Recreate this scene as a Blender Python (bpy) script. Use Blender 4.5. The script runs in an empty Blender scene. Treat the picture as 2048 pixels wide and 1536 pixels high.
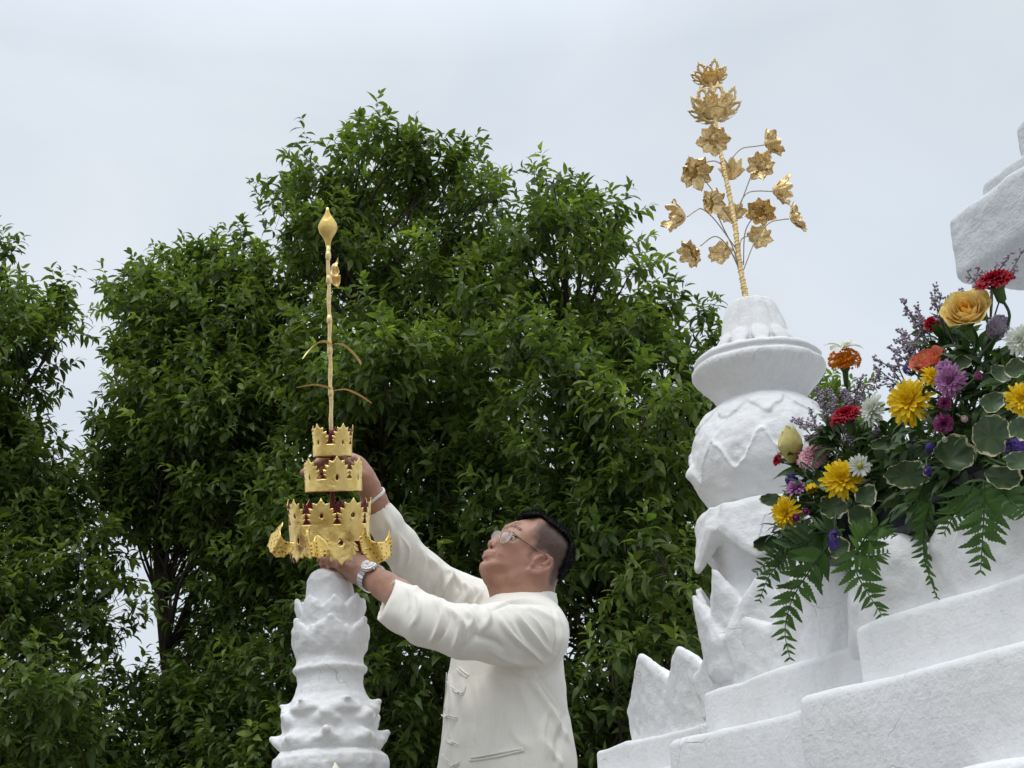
import bpy, math, random
import numpy as np
from mathutils import Matrix, Vector
from mathutils.geometry import delaunay_2d_cdt

random.seed(7)
RNG = np.random.default_rng(11)
scene = bpy.context.scene
COL = scene.collection
PI = math.pi

# ------------------------------------------------------------------ camera
FPX = 2730.0
_p, _r = math.radians(20), math.radians(3)
CAM = np.array([0, 0, 1.5])
CF = np.array([0, math.cos(_p), math.sin(_p)])
_R0 = np.array([1.0, 0, 0]); _U0 = np.array([0, -math.sin(_p), math.cos(_p)])
CU = _U0 * math.cos(_r) + _R0 * math.sin(_r)
CR = _R0 * math.cos(_r) - _U0 * math.sin(_r)
cam_d = bpy.data.cameras.new("camera")
cam_d.sensor_width = 36.0; cam_d.lens = 36.0 * FPX / 2048; cam_d.clip_start = 0.05; cam_d.clip_end = 2000
cam = bpy.data.objects.new("camera", cam_d)
M4 = Matrix.Identity(4)
for i in range(3):
    M4[i][0] = CR[i]; M4[i][1] = CU[i]; M4[i][2] = -CF[i]; M4[i][3] = CAM[i]
cam.matrix_world = M4
COL.objects.link(cam); scene.camera = cam

def ray(x, y): return CF + (x - 1024) / FPX * CR - (y - 768) / FPX * CU
def at(x, y, Y):
    d = ray(x, y); return CAM + d * (Y / d[1])
def atz(x, y, z):
    d = ray(x, y); return CAM + d * ((z - CAM[2]) / d[2])
def ppm(P): return FPX / float((np.asarray(P) - CAM) @ CF)
def project(V):
    q = V - CAM; d = q @ CF
    return np.stack([1024 + FPX * (q @ CR) / d, 768 - FPX * (q @ CU) / d], 1)

# ------------------------------------------------------------------ objects
ORI = {}
def link(name, data, parent=None):
    o = bpy.data.objects.new(name, data); COL.objects.link(o)
    if parent is not None: o.parent = parent
    return o
def tag(o, label=None, cat=None, group=None, kind=None):
    if label: o['label'] = label
    if cat: o['category'] = cat
    if group: o['group'] = group
    if kind: o['kind'] = kind
    return o
def thing(name, label, cat, loc=(0, 0, 0), rot=None, group=None):
    o = link(name, None); o.empty_display_size = 0.05
    m = Matrix.Translation(Vector([float(v) for v in loc]))
    if rot is not None:
        R = Matrix([[float(v) for v in row] for row in rot]); m = m @ R.to_4x4()
    o.matrix_world = m
    ORI[o] = np.array([float(v) for v in loc])
    return tag(o, label, cat, group)
def mesh_data(name, V, faces, mats, smooth=True, midx=None, attrs=None):
    V = np.asarray(V, dtype=np.float32)
    me = bpy.data.meshes.new(name)
    if isinstance(faces, np.ndarray):
        n, k = faces.shape
        me.vertices.add(len(V)); me.vertices.foreach_set('co', V.ravel())
        me.loops.add(n * k); me.loops.foreach_set('vertex_index', faces.astype(np.int32).ravel())
        me.polygons.add(n)
        me.polygons.foreach_set('loop_start', np.arange(0, n * k, k, dtype=np.int32))
        me.polygons.foreach_set('loop_total', np.full(n, k, dtype=np.int32))
        me.update(calc_edges=True)
    else:
        me.from_pydata(V.tolist(), [], [list(map(int, f)) for f in faces]); me.update()
    if not isinstance(mats, (list, tuple)): mats = [mats]
    for m in mats: me.materials.append(m)
    n = len(me.polygons)
    if smooth: me.polygons.foreach_set('use_smooth', np.ones(n, dtype=bool))
    if midx is not None: me.polygons.foreach_set('material_index', np.asarray(midx, dtype=np.int32))
    for k, a in (attrs or {}).items():
        at_ = me.attributes.new(k, 'FLOAT', 'POINT'); at_.data.foreach_set('value', np.asarray(a, dtype=np.float32))
    return me
def mk(name, V, faces, mats, parent=None, smooth=True, midx=None, attrs=None, world=True):
    """one mesh object; V in world coordinates (or in the parent's own frame when world=False)"""
    V = np.asarray(V, dtype=np.float32)
    off = np.zeros(3)
    if world and parent is not None: off = ORI[parent]
    o = link(name, mesh_data(name, V - off, faces, mats, smooth, midx, attrs), parent)
    ORI[o] = off
    return o

class MB:
    """collects geometry for one mesh"""
    def __init__(s): s.v = []; s.f = []; s.m = []; s.a = {}
    def add(s, V, F, m=0, **at_):
        n0 = len(s.v); s.v.extend([tuple(map(float, p)) for p in V])
        for k in set(list(s.a) + list(at_)):
            arr = s.a.setdefault(k, []); arr.extend([0.0] * (n0 - len(arr)))
            val = at_.get(k, 0.0)
            arr.extend([float(val)] * len(V) if np.isscalar(val) else [float(q) for q in val])
        for f in F: s.f.append([int(i) + n0 for i in f]); s.m.append(m)
    def build(s, name, mats, parent=None, smooth=True, world=True):
        for k in s.a: s.a[k].extend([0.0] * (len(s.v) - len(s.a[k])))
        return mk(name, s.v, s.f, mats, parent, smooth, s.m, s.a, world)
def nrm(v):
    v = np.asarray(v, float); return v / (np.linalg.norm(v) + 1e-12)
def frame_z(z, hint=(0, 0, 1)):
    z = nrm(z); x = np.cross(hint, z)
    if np.linalg.norm(x) < 1e-4: x = np.cross((0, 1, 0), z)
    x = nrm(x); y = np.cross(z, x)
    return np.stack([x, y, z], 1)          # columns
def tube(P, rad, n=8, cap=True):
    P = np.asarray(P, float); rad = np.broadcast_to(np.asarray(rad, float), (len(P),))
    T = np.gradient(P, axis=0); V = []; F = []
    u = None
    for i, (p_, t, r_) in enumerate(zip(P, T, rad)):
        t = nrm(t)
        if u is None: u = frame_z(t)[:, 0]
        u = nrm(u - t * (u @ t)); w = np.cross(t, u)
        for k in range(n):
            a = 2 * PI * k / n; V.append(p_ + r_ * (math.cos(a) * u + math.sin(a) * w))
    for i in range(len(P) - 1):
        for k in range(n):
            F.append((i * n + k, i * n + (k + 1) % n, (i + 1) * n + (k + 1) % n, (i + 1) * n + k))
    if cap:
        F.append(tuple(reversed(range(n)))); F.append(tuple(range((len(P) - 1) * n, len(P) * n)))
    return V, F
def spline(P, n=8):
    P = np.asarray(P, float)
    if len(P) < 3: return np.array([P[0] + (P[-1] - P[0]) * t for t in np.linspace(0, 1, n)])
    Q = np.vstack([2 * P[0] - P[1], P, 2 * P[-1] - P[-2]]); out = []
    for i in range(1, len(Q) - 2):
        for t in np.linspace(0, 1, n, endpoint=False):
            a, b, c, d = Q[i - 1:i + 3]
            out.append(0.5 * (2 * b + (c - a) * t + (2 * a - 5 * b + 4 * c - d) * t * t + (3 * b - a - 3 * c + d) * t ** 3))
    out.append(P[-1]); return np.array(out)
def lathe(prof, n=24):
    """prof: list of (r, z)"""
    V = []; F = []
    for r_, z in prof:
        for k in range(n):
            a = 2 * PI * k / n; V.append((r_ * math.cos(a), r_ * math.sin(a), z))
    for i in range(len(prof) - 1):
        for k in range(n): F.append((i * n + k, i * n + (k + 1) % n, (i + 1) * n + (k + 1) % n, (i + 1) * n + k))
    F.append(tuple(reversed(range(n)))); F.append(tuple(range((len(prof) - 1) * n, len(prof) * n)))
    return V, F
def ico(c, r, n=6, m=8, sq=(1, 1, 1)):
    V = []; F = []
    for i in range(n + 1):
        t = PI * i / n
        for k in range(m):
            a = 2 * PI * k / m
            V.append((c[0] + r * sq[0] * math.sin(t) * math.cos(a), c[1] + r * sq[1] * math.sin(t) * math.sin(a), c[2] + r * sq[2] * math.cos(t)))
    for i in range(n):
        for k in range(m): F.append((i * m + k, (i + 1) * m + k, (i + 1) * m + (k + 1) % m, i * m + (k + 1) % m))
    return V, F

# ------------------------------------------------------------------ noise + signed distance volumes
_LAT = RNG.random((32, 32, 32)).astype(np.float32) * 2 - 1
def vnoise(x, y, z):
    xi, yi, zi = np.floor(x), np.floor(y), np.floor(z)
    fx, fy, fz = x - xi, y - yi, z - zi
    fx, fy, fz = [t * t * (3 - 2 * t) for t in (fx, fy, fz)]
    xi, yi, zi = [t.astype(np.int32) for t in (xi, yi, zi)]
    o = 0
    for a in (0, 1):
        for b in (0, 1):
            for c in (0, 1):
                o = o + _LAT[(xi + a) & 31, (yi + b) & 31, (zi + c) & 31] * (fx if a else 1 - fx) * (fy if b else 1 - fy) * (fz if c else 1 - fz)
    return o
def vn(V, s, seed=0.0):
    return vnoise(V[:, 0] * s + seed, V[:, 1] * s + seed * 1.7, V[:, 2] * s + seed * 2.3)

class SDF:
    def __init__(s, lo, hi, h):
        s.lo = np.asarray(lo, float); s.h = h
        s.n = np.ceil((np.asarray(hi, float) - s.lo) / h).astype(int) + 1
        s.D = np.full(s.n, 0.5, np.float32)
    def sub(s, lo, hi):
        a = np.clip(np.floor((np.asarray(lo) - s.lo) / s.h).astype(int), 0, s.n)
        b = np.clip(np.ceil((np.asarray(hi) - s.lo) / s.h).astype(int) + 1, 0, s.n)
        if np.any(b <= a): return None
        g = [(s.lo[i] + s.h * np.arange(a[i], b[i])).astype(np.float32) for i in range(3)]
        X, Y, Z = np.meshgrid(*g, indexing='ij')
        return tuple(slice(a[i], b[i]) for i in range(3)), X, Y, Z
    def put(s, sl, d, k=0.0, op='add'):
        D = s.D[sl]
        if op == 'sub': d = -d
        if op == 'add':
            if k > 0:
                hh = np.maximum(k - np.abs(D - d), 0) / k; r_ = np.minimum(D, d) - hh * hh * k * 0.25
            else: r_ = np.minimum(D, d)
        else:
            if k > 0:
                hh = np.maximum(k - np.abs(D - d), 0) / k; r_ = np.maximum(D, d) + hh * hh * k * 0.25
            else: r_ = np.maximum(D, d)
        s.D[sl] = r_
    def cone(s, a, b, ra, rb, k=0.0, op='add', flat=None):
        """capsule with changing radius; flat=(axis, factor) squeezes along a direction"""
        a = np.asarray(a, float); b = np.asarray(b, float); m = max(ra, rb) + k + 4 * s.h
        q = s.sub(np.minimum(a, b) - m, np.maximum(a, b) + m)
        if q is None: return
        sl, X, Y, Z = q; ab = b - a; L2 = ab @ ab + 1e-12
        px, py, pz = X - a[0], Y - a[1], Z - a[2]
        t = np.clip((px * ab[0] + py * ab[1] + pz * ab[2]) / L2, 0, 1)
        dx, dy, dz = px - t * ab[0], py - t * ab[1], pz - t * ab[2]
        if flat is not None:
            ax = nrm(flat[0]); fac = flat[1]; c = dx * ax[0] + dy * ax[1] + dz * ax[2]
            d = np.sqrt(np.maximum(dx * dx + dy * dy + dz * dz - c * c, 0) + (c * fac) ** 2)
            d = (d - (ra + (rb - ra) * t)) / max(1.0, fac) ** 0.5
        else: d = np.sqrt(dx * dx + dy * dy + dz * dz) - (ra + (rb - ra) * t)
        s.put(sl, d, k, op)
    def chain(s, P, Rr, k=0.0, op='add', flat=None):
        for i in range(len(P) - 1): s.cone(P[i], P[i + 1], Rr[i], Rr[i + 1], k, op, flat)
    def ell(s, c, R, rad, k=0.0, op='add'):
        """R columns are the axes"""
        c = np.asarray(c, float); R = np.asarray(R, float); m = max(rad) + k + 4 * s.h
        q = s.sub(c - m, c + m)
        if q is None: return
        sl, X, Y, Z = q; x, y, z = X - c[0], Y - c[1], Z - c[2]
        l = [(x * R[0, i] + y * R[1, i] + z * R[2, i]) / rad[i] for i in range(3)]
        k0 = np.sqrt(l[0] ** 2 + l[1] ** 2 + l[2] ** 2)
        k1 = np.sqrt((l[0] / rad[0]) ** 2 + (l[1] / rad[1]) ** 2 + (l[2] / rad[2]) ** 2) + 1e-9
        s.put(sl, k0 * (k0 - 1) / k1, k, op)
    def box(s, c, R, half, rnd=0.0, k=0.0, op='add'):
        c = np.asarray(c, float); R = np.asarray(R, float); m = np.linalg.norm(half) + k + 4 * s.h
        q = s.sub(c - m, c + m)
        if q is None: return
        sl, X, Y, Z = q; x, y, z = X - c[0], Y - c[1], Z - c[2]
        l = [np.abs(x * R[0, i] + y * R[1, i] + z * R[2, i]) - (half[i] - rnd) for i in range(3)]
        d = np.sqrt(sum(np.maximum(t, 0) ** 2 for t in l)) + np.minimum(np.maximum(l[0], np.maximum(l[1], l[2])), 0) - rnd
        s.put(sl, d, k, op)
    def revolve(s, cx, cy, prof, k=0.0):
        """prof: list of (r, z) bottom->top, closed on the axis"""
        prof = np.asarray(prof, float); rm = prof[:, 0].max()
        q = s.sub((cx - rm - .03, cy - rm - .03, prof[:, 1].min() - .03), (cx + rm + .03, cy + rm + .03, prof[:, 1].max() + .03))
        sl, X, Y, Z = q
        r1 = np.arange(0, rm * 1.5 + .06, s.h * .7); z1 = np.arange(prof[:, 1].min() - .05, prof[:, 1].max() + .05, s.h * .7)
        RR, ZZ = np.meshgrid(r1, z1, indexing='ij')
        poly = [(-r_, z) for r_, z in prof] ; full = np.array(list(prof) + poly[::-1])
        d2 = poly_sd(np.stack([RR.ravel(), ZZ.ravel()], 1), full).reshape(RR.shape)
        rr = np.sqrt((X - cx) ** 2 + (Y - cy) ** 2)
        s.put(sl, bil(d2, (rr - r1[0]) / (s.h * .7), (Z - z1[0]) / (s.h * .7)), k)
    def noise(s, amp, sc, seed=0.0):
        g = [s.lo[i] + s.h * np.arange(s.n[i]) for i in range(3)]
        X, Y, Z = np.meshgrid(*g, indexing='ij')
        m = np.abs(s.D) < max(amp * 3, s.h * 3)
        s.D[m] += amp * vnoise(X[m] * sc + seed, Y[m] * sc + seed, Z[m] * sc + seed)
    def mesh(s, smooth=1):
        D = s.D.copy()
        for ax in range(3):           # close at the border
            sl = [slice(None)] * 3
            for e in (0, -1):
                sl[ax] = e; D[tuple(sl)] = np.maximum(D[tuple(sl)], s.h * .5)
        V, Fq = surface_nets(D); V = V * s.h + s.lo
        if smooth: V = relax(V, Fq, smooth)
        return V, Fq
def bil(A, u, v):
    u = np.clip(u, 0, A.shape[0] - 1.001); v = np.clip(v, 0, A.shape[1] - 1.001)
    i = u.astype(int); j = v.astype(int); fu = u - i; fv = v - j
    return ((A[i, j] * (1 - fu) + A[i + 1, j] * fu) * (1 - fv) + (A[i, j + 1] * (1 - fu) + A[i + 1, j + 1] * fu) * fv).astype(np.float32)
def poly_sd(P, poly):
    poly = np.asarray(poly, float); d = np.full(len(P), 1e9); ins = np.zeros(len(P), bool)
    n = len(poly)
    for i in range(n):
        a, b = poly[i], poly[(i + 1) % n]; e = b - a
        w = P - a; t = np.clip((w @ e) / (e @ e + 1e-15), 0, 1)
        q = w - t[:, None] * e; d = np.minimum(d, (q * q).sum(1))
        c = ((a[1] > P[:, 1]) != (b[1] > P[:, 1]))
        with np.errstate(divide='ignore', invalid='ignore'):
            xx = (b[0] - a[0]) * (P[:, 1] - a[1]) / (b[1] - a[1] + 1e-18) + a[0]
        ins ^= c & (P[:, 0] < xx)
    d = np.sqrt(d); d[ins] *= -1
    return d
def surface_nets(D):
    S = D < 0; nx, ny, nz = D.shape
    cnt = np.zeros((nx - 1, ny - 1, nz - 1), np.uint8)
    for a in (0, 1):
        for b in (0, 1):
            for c in (0, 1): cnt += S[a:nx - 1 + a, b:ny - 1 + b, c:nz - 1 + c]
    act = (cnt > 0) & (cnt < 8); idx = np.full(act.shape, -1, np.int64)
    I, J, K = np.nonzero(act); idx[I, J, K] = np.arange(len(I))
    acc = np.zeros((len(I), 3)); num = np.zeros(len(I))
    cs = [(a, b, c) for a in (0, 1) for b in (0, 1) for c in (0, 1)]
    for p0 in cs:
        for ax in range(3):
            if p0[ax]: continue
            p1 = list(p0); p1[ax] = 1
            d0 = D[I + p0[0], J + p0[1], K + p0[2]]; d1 = D[I + p1[0], J + p1[1], K + p1[2]]
            m = (d0 < 0) != (d1 < 0); t = np.where(m, d0 / np.where(m, d0 - d1, 1), 0)
            q = np.tile(np.array(p0, float), (len(I), 1)); q[:, ax] += t
            acc[m] += q[m]; num[m] += 1
    V = np.stack([I, J, K], 1) + acc / num[:, None]
    Q = []
    for ax in range(3):
        o1, o2 = [(1, 2), (2, 0), (0, 1)][ax]
        sl0 = [slice(None)] * 3; sl1 = [slice(None)] * 3; sl0[ax] = slice(0, -1); sl1[ax] = slice(1, None)
        a, b = S[tuple(sl0)], S[tuple(sl1)]
        e = np.stack(np.nonzero(a != b), 1); fl = a[tuple(e.T)]
        ok = (e[:, o1] > 0) & (e[:, o2] > 0) & (e[:, o1] < D.shape[o1] - 1) & (e[:, o2] < D.shape[o2] - 1)
        e = e[ok]; fl = fl[ok]
        def cid(d1, d2):
            c = e.copy(); c[:, o1] -= d1; c[:, o2] -= d2; return idx[c[:, 0], c[:, 1], c[:, 2]]
        q = np.stack([cid(1, 1), cid(0, 1), cid(0, 0), cid(1, 0)], 1)
        q[~fl] = q[~fl][:, ::-1]; Q.append(q)
    return V, np.concatenate(Q)
def relax(V, F, it, w=0.5):
    for _ in range(it):
        s = np.zeros_like(V); c = np.zeros(len(V))
        for k in range(4):
            for o in (1, 3):
                np.add.at(s, F[:, k], V[F[:, (k + o) % 4]]); np.add.at(c, F[:, k], 1)
        V = V * (1 - w) + w * s / np.maximum(c, 1)[:, None]
    return V
def vnormals(V, F):
    n = np.cross(V[F[:, 2]] - V[F[:, 0]], V[F[:, 3]] - V[F[:, 1]]); o = np.zeros_like(V)
    for k in range(4): np.add.at(o, F[:, k], n)
    return o / (np.linalg.norm(o, axis=1)[:, None] + 1e-12)
def ridges(V, F, lines, facing=True):
    """raise (or sink) folds along lines given as (points in the picture of the near side, width m, height m)"""
    N = vnormals(V, F); uv = project(V); s = ppm(V.mean(0)); out = V.copy()
    face = ((CAM - V) * N).sum(1) > 0
    for pts, wd, hgt in lines:
        pts = spline(np.array(pts, float), 6); d = np.full(len(V), 1e9); tt = np.zeros(len(V))
        n = len(pts) - 1
        for i in range(n):
            a, b = pts[i], pts[i + 1]; e = b - a; w_ = uv - a
            t = np.clip(w_ @ e / (e @ e + 1e-9), 0, 1); q = ((w_ - t[:, None] * e) ** 2).sum(1)
            m = q < d; d[m] = q[m]; tt[m] = (i + t[m]) / n
        d = np.sqrt(d) / s
        g = np.exp(-(d / wd) ** 2) * np.sin(np.clip(tt, 0.02, 0.98) * PI) ** 0.6 * hgt
        if facing: g = g * face
        out += N * g[:, None]
    return out
# ------------------------------------------------------------------ materials
def nmat(name):
    m = bpy.data.materials.new(name); m.use_nodes = True
    nt = m.node_tree; b = nt.nodes['Principled BSDF']
    return m, nt, b
def nd(nt, t, **kw):
    n = nt.nodes.new(t)
    for k, v in kw.items():
        if k.startswith('_'): setattr(n, k[1:], v)
        else: n.inputs[k].default_value = v
    return n
def noise_fac(nt, scale, detail=4, rough=0.55, dist=0.0, vec=None):
    n = nd(nt, 'ShaderNodeTexNoise', Scale=scale, Detail=detail, Roughness=rough, Distortion=dist)
    if vec is not None: nt.links.new(vec, n.inputs['Vector'])
    return n.outputs['Fac']
def ramp(nt, fac, stops):
    r = nt.nodes.new('ShaderNodeValToRGB'); e = r.color_ramp.elements
    while len(e) < len(stops): e.new(0.5)
    for k, (p_, c) in enumerate(stops):
        e[k].position = p_; e[k].color = (c[0], c[1], c[2], 1) if not np.isscalar(c) else (c, c, c, 1)
    nt.links.new(fac, r.inputs['Fac']); return r.outputs['Color']
def mixc(nt, fac, a, b, mode='MIX'):
    m = nt.nodes.new('ShaderNodeMix'); m.data_type = 'RGBA'; m.blend_type = mode
    for s, v in ((m.inputs['Factor'], fac), (m.inputs[6], a), (m.inputs[7], b)):
        if hasattr(v, 'is_output'): nt.links.new(v, s)
        elif np.isscalar(v): s.default_value = v
        else: s.default_value = (v[0], v[1], v[2], 1)
    return m.outputs[2]
def bump(nt, b, h, strength, dist, prev=None):
    n = nd(nt, 'ShaderNodeBump', Strength=strength, Distance=dist); nt.links.new(h, n.inputs['Height'])
    if prev is not None: nt.links.new(prev, n.inputs['Normal'])
    nt.links.new(n.outputs['Normal'], b.inputs['Normal']); return n.outputs['Normal']
def objvec(nt, scale=(1, 1, 1), rot=(0, 0, 0)):
    tc = nt.nodes.new('ShaderNodeTexCoord'); mp = nt.nodes.new('ShaderNodeMapping')
    mp.inputs['Scale'].default_value = scale; mp.inputs['Rotation'].default_value = rot
    nt.links.new(tc.outputs['Object'], mp.inputs['Vector']); return mp.outputs['Vector']
def mathn(nt, op, a, b=None):
    m = nt.nodes.new('ShaderNodeMath'); m.operation = op
    for s, v in zip(m.inputs, (a, b)):
        if v is None: continue
        if hasattr(v, 'is_output'): nt.links.new(v, s)
        else: s.default_value = v
    return m.outputs[0]
def attr(nt, name):
    a = nt.nodes.new('ShaderNodeAttribute'); a.attribute_name = name; return a.outputs['Fac']

def plaster_mat(name, base=(0.775, 0.775, 0.78), warm=(0.66, 0.64, 0.61), cracks=0.5, rough_bump=1.0):
    m, nt, b = nmat(name); v = objvec(nt)
    f1 = noise_fac(nt, 5, 6, 0.62, 0.4, v); f2 = noise_fac(nt, 38, 5, 0.7, 0.2, v)
    c = mixc(nt, ramp(nt, f1, [(0.44, 0.0), (0.78, 0.65)]), base, warm)
    c = mixc(nt, ramp(nt, f2, [(0.52, 0.0), (0.75, 0.28)]), c, (0.55, 0.54, 0.52))
    # thin grey brush streaks running down
    st = noise_fac(nt, 1.0, 4, 0.6, 0.0, objvec(nt, (55, 55, 5)))
    c = mixc(nt, ramp(nt, st, [(0.56, 0.0), (0.74, 0.22)]), c, (0.52, 0.52, 0.53))
    # sparse dark chips where the paint has flaked
    ch = noise_fac(nt, 13, 7, 0.72, 0.8, v)
    chm = ramp(nt, ch, [(0.685, 0.0), (0.70, 0.6)])
    c = mixc(nt, chm, c, (0.22, 0.21, 0.2))
    # hairline cracks
    vo = nd(nt, 'ShaderNodeTexVoronoi', Scale=7.0); vo.feature = 'DISTANCE_TO_EDGE'
    dv = nt.nodes.new('ShaderNodeVectorMath'); dv.operation = 'ADD'
    nz = nd(nt, 'ShaderNodeTexNoise', Scale=9.0, Detail=5.0); nt.links.new(v, nz.inputs['Vector'])
    sc_ = nt.nodes.new('ShaderNodeVectorMath'); sc_.operation = 'SCALE'; sc_.inputs['Scale'].default_value = 0.09
    nt.links.new(nz.outputs['Color'], sc_.inputs[0]); nt.links.new(v, dv.inputs[0]); nt.links.new(sc_.outputs[0], dv.inputs[1])
    nt.links.new(dv.outputs[0], vo.inputs['Vector'])
    ed = ramp(nt, vo.outputs['Distance'], [(0.0, 1.0), (0.011, 0.0)])
    patch = ramp(nt, noise_fac(nt, 4.0, 3, 0.5, 0, objvec(nt, (1, 1, 1), (0.5, 0.2, 1))), [(0.56, 0.0), (0.64, 1.0)])
    ckm = mathn(nt, 'MULTIPLY', ed, patch)
    c = mixc(nt, mathn(nt, 'MULTIPLY', ckm, cracks), c, (0.3, 0.29, 0.28))
    nt.links.new(c, b.inputs['Base Color']); b.inputs['Roughness'].default_value = 0.72
    n1 = bump(nt, b, noise_fac(nt, 30, 6, 0.66, 0.1, v), 0.55 * rough_bump, 0.007)
    n2 = bump(nt, b, noise_fac(nt, 1.0, 5, 0.65, 0.12, objvec(nt, (17, 17, 190))), 0.20 * rough_bump, 0.003, n1)
    n3 = bump(nt, b, noise_fac(nt, 120, 4, 0.6, 0, v), 0.30 * rough_bump, 0.0018, n2)
    bump(nt, b, mathn(nt, 'MULTIPLY', ckm, -1.0), 0.5, 0.003, n3)
    return m
PLASTER = plaster_mat('white_lime_plaster')
PLASTER_OLD = plaster_mat('old_grey_plaster', (0.60, 0.62, 0.64), (0.47, 0.47, 0.47), 0.8, 1.5)

def gold_mat(name, col, dark, rough=0.34, bsc=60, bst=0.35, tarn=0.5, met=1.0):
    m, nt, b = nmat(name); v = objvec(nt)
    f = noise_fac(nt, bsc * .5, 5, 0.6, 0.5, v)
    c = mixc(nt, ramp(nt, f, [(0.42, 0.0), (0.72, tarn)]), col, dark)
    nt.links.new(c, b.inputs['Base Color']); b.inputs['Metallic'].default_value = met
    nt.links.new(ramp(nt, noise_fac(nt, bsc, 4, 0.6, 0, v), [(0.3, rough - .08), (0.7, rough + .14)]), b.inputs['Roughness'])
    n1 = bump(nt, b, noise_fac(nt, bsc, 5, 0.6, 0.6, v), bst, 0.004)
    bump(nt, b, noise_fac(nt, bsc * 6, 3, 0.6, 0, v), bst * .5, 0.0008, n1)
    return m
GOLD_LEAF = gold_mat('bright_gold_leaf', (0.95, 0.72, 0.27), (0.78, 0.52, 0.15), 0.33, 34, 0.75, 0.85)
GOLD_OLD = gold_mat('weathered_gold', (0.95, 0.73, 0.38), (0.48, 0.32, 0.14), 0.38, 110, 0.6, 0.75)
GOLD_ROD = gold_mat('gold_wrapped_rod', (0.93, 0.74, 0.38), (0.72, 0.52, 0.24), 0.45, 90, 0.4, 0.5)
GOLD_CURL, _nt, _b = nmat('punched_gold_sheet')
_v = objvec(_nt)
_vo = nd(_nt, 'ShaderNodeTexVoronoi', Scale=115.0, Randomness=0.35); _nt.links.new(_v, _vo.inputs['Vector'])
_dots = ramp(_nt, _vo.outputs['Distance'], [(0.27, 1.0), (0.34, 0.0)])
_nt.links.new(mixc(_nt, mathn(_nt, 'MULTIPLY', _dots, 0.85), (0.95, 0.67, 0.20), (0.22, 0.12, 0.03)), _b.inputs['Base Color'])
_b.inputs['Metallic'].default_value = 1.0; _b.inputs['Roughness'].default_value = 0.3
_n = bump(_nt, _b, _dots, 0.6, 0.0015); bump(_nt, _b, noise_fac(_nt, 60, 4, 0.6, 0, _v), 0.35, 0.003, _n)

def plain(name, col, rough=0.6, var=0.25, sc=40, bst=0.2, bdist=0.002, sss=0.0, spec=0.4):
    m, nt, b = nmat(name); v = objvec(nt)
    f = noise_fac(nt, sc, 5, 0.6, 0.2, v)
    nt.links.new(mixc(nt, ramp(nt, f, [(0.35, 0.0), (0.7, 1.0)]), col, tuple(c * (1 - var) for c in col)), b.inputs['Base Color'])
    b.inputs['Roughness'].default_value = rough; b.inputs['Specular IOR Level'].default_value = spec
    if sss: b.inputs['Subsurface Weight'].default_value = sss; b.inputs['Subsurface Scale'].default_value = 0.006; b.inputs['Subsurface Radius'].default_value = (1.0, 0.35, 0.2)
    if bst: bump(nt, b, noise_fac(nt, sc * 2.5, 4, 0.6, 0, v), bst, bdist)
    return m
RED_LACQUER = plain('dark_red_lacquer', (0.20, 0.012, 0.015), 0.5, 0.4, 60)
STEEL = plain('polished_steel', (0.75, 0.76, 0.78), 0.25, 0.15, 80, 0.05); STEEL.node_tree.nodes['Principled BSDF'].inputs['Metallic'].default_value = 1
WIRE = plain('dull_brass_wire', (0.42, 0.36, 0.26), 0.45, 0.3, 80, 0.05); WIRE.node_tree.nodes['Principled BSDF'].inputs['Metallic'].default_value = 0.8
FOAM = plain('dark_floral_foam', (0.006, 0.01, 0.02), 0.75, 0.4, 60)
STRING = plain('white_cotton_string', (0.78, 0.77, 0.74), 0.85, 0.15, 300)
DIAL = plain('silver_dial', (0.80, 0.80, 0.80), 0.3, 0.05, 40, 0)
DARK = plain('dark_ink', (0.03, 0.03, 0.035), 0.4, 0.2, 40, 0)
BARK = plain('brown_bark', (0.065, 0.05, 0.038), 0.9, 0.5, 9, 0.8, 0.03)
TWIG = plain('green_twig', (0.07, 0.09, 0.035), 0.7, 0.4, 20, 0)
EARTH = plain('packed_earth', (0.20, 0.17, 0.13), 0.95, 0.4, 1.3, 0.6, 0.03)

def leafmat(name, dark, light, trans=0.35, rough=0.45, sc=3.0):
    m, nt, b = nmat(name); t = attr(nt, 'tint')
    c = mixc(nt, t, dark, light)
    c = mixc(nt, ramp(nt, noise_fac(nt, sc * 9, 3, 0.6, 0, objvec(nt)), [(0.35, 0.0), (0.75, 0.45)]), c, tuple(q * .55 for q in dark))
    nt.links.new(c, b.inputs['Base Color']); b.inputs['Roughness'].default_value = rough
    b.inputs['Specular IOR Level'].default_value = 0.35
    tr = nt.nodes.new('ShaderNodeBsdfTranslucent')
    nt.links.new(mixc(nt, 1.0, c, (1.3, 1.5, 0.55), 'MULTIPLY'), tr.inputs['Color'])
    mx = nt.nodes.new('ShaderNodeMixShader'); mx.inputs[0].default_value = trans
    out = nt.nodes['Material Output']
    nt.links.new(b.outputs[0], mx.inputs[1]); nt.links.new(tr.outputs[0], mx.inputs[2]); nt.links.new(mx.outputs[0], out.inputs['Surface'])
    return m
TREE_LEAF = leafmat('tree_leaf', (0.050, 0.088, 0.028), (0.37, 0.47, 0.10), 0.40, 0.45)
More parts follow.
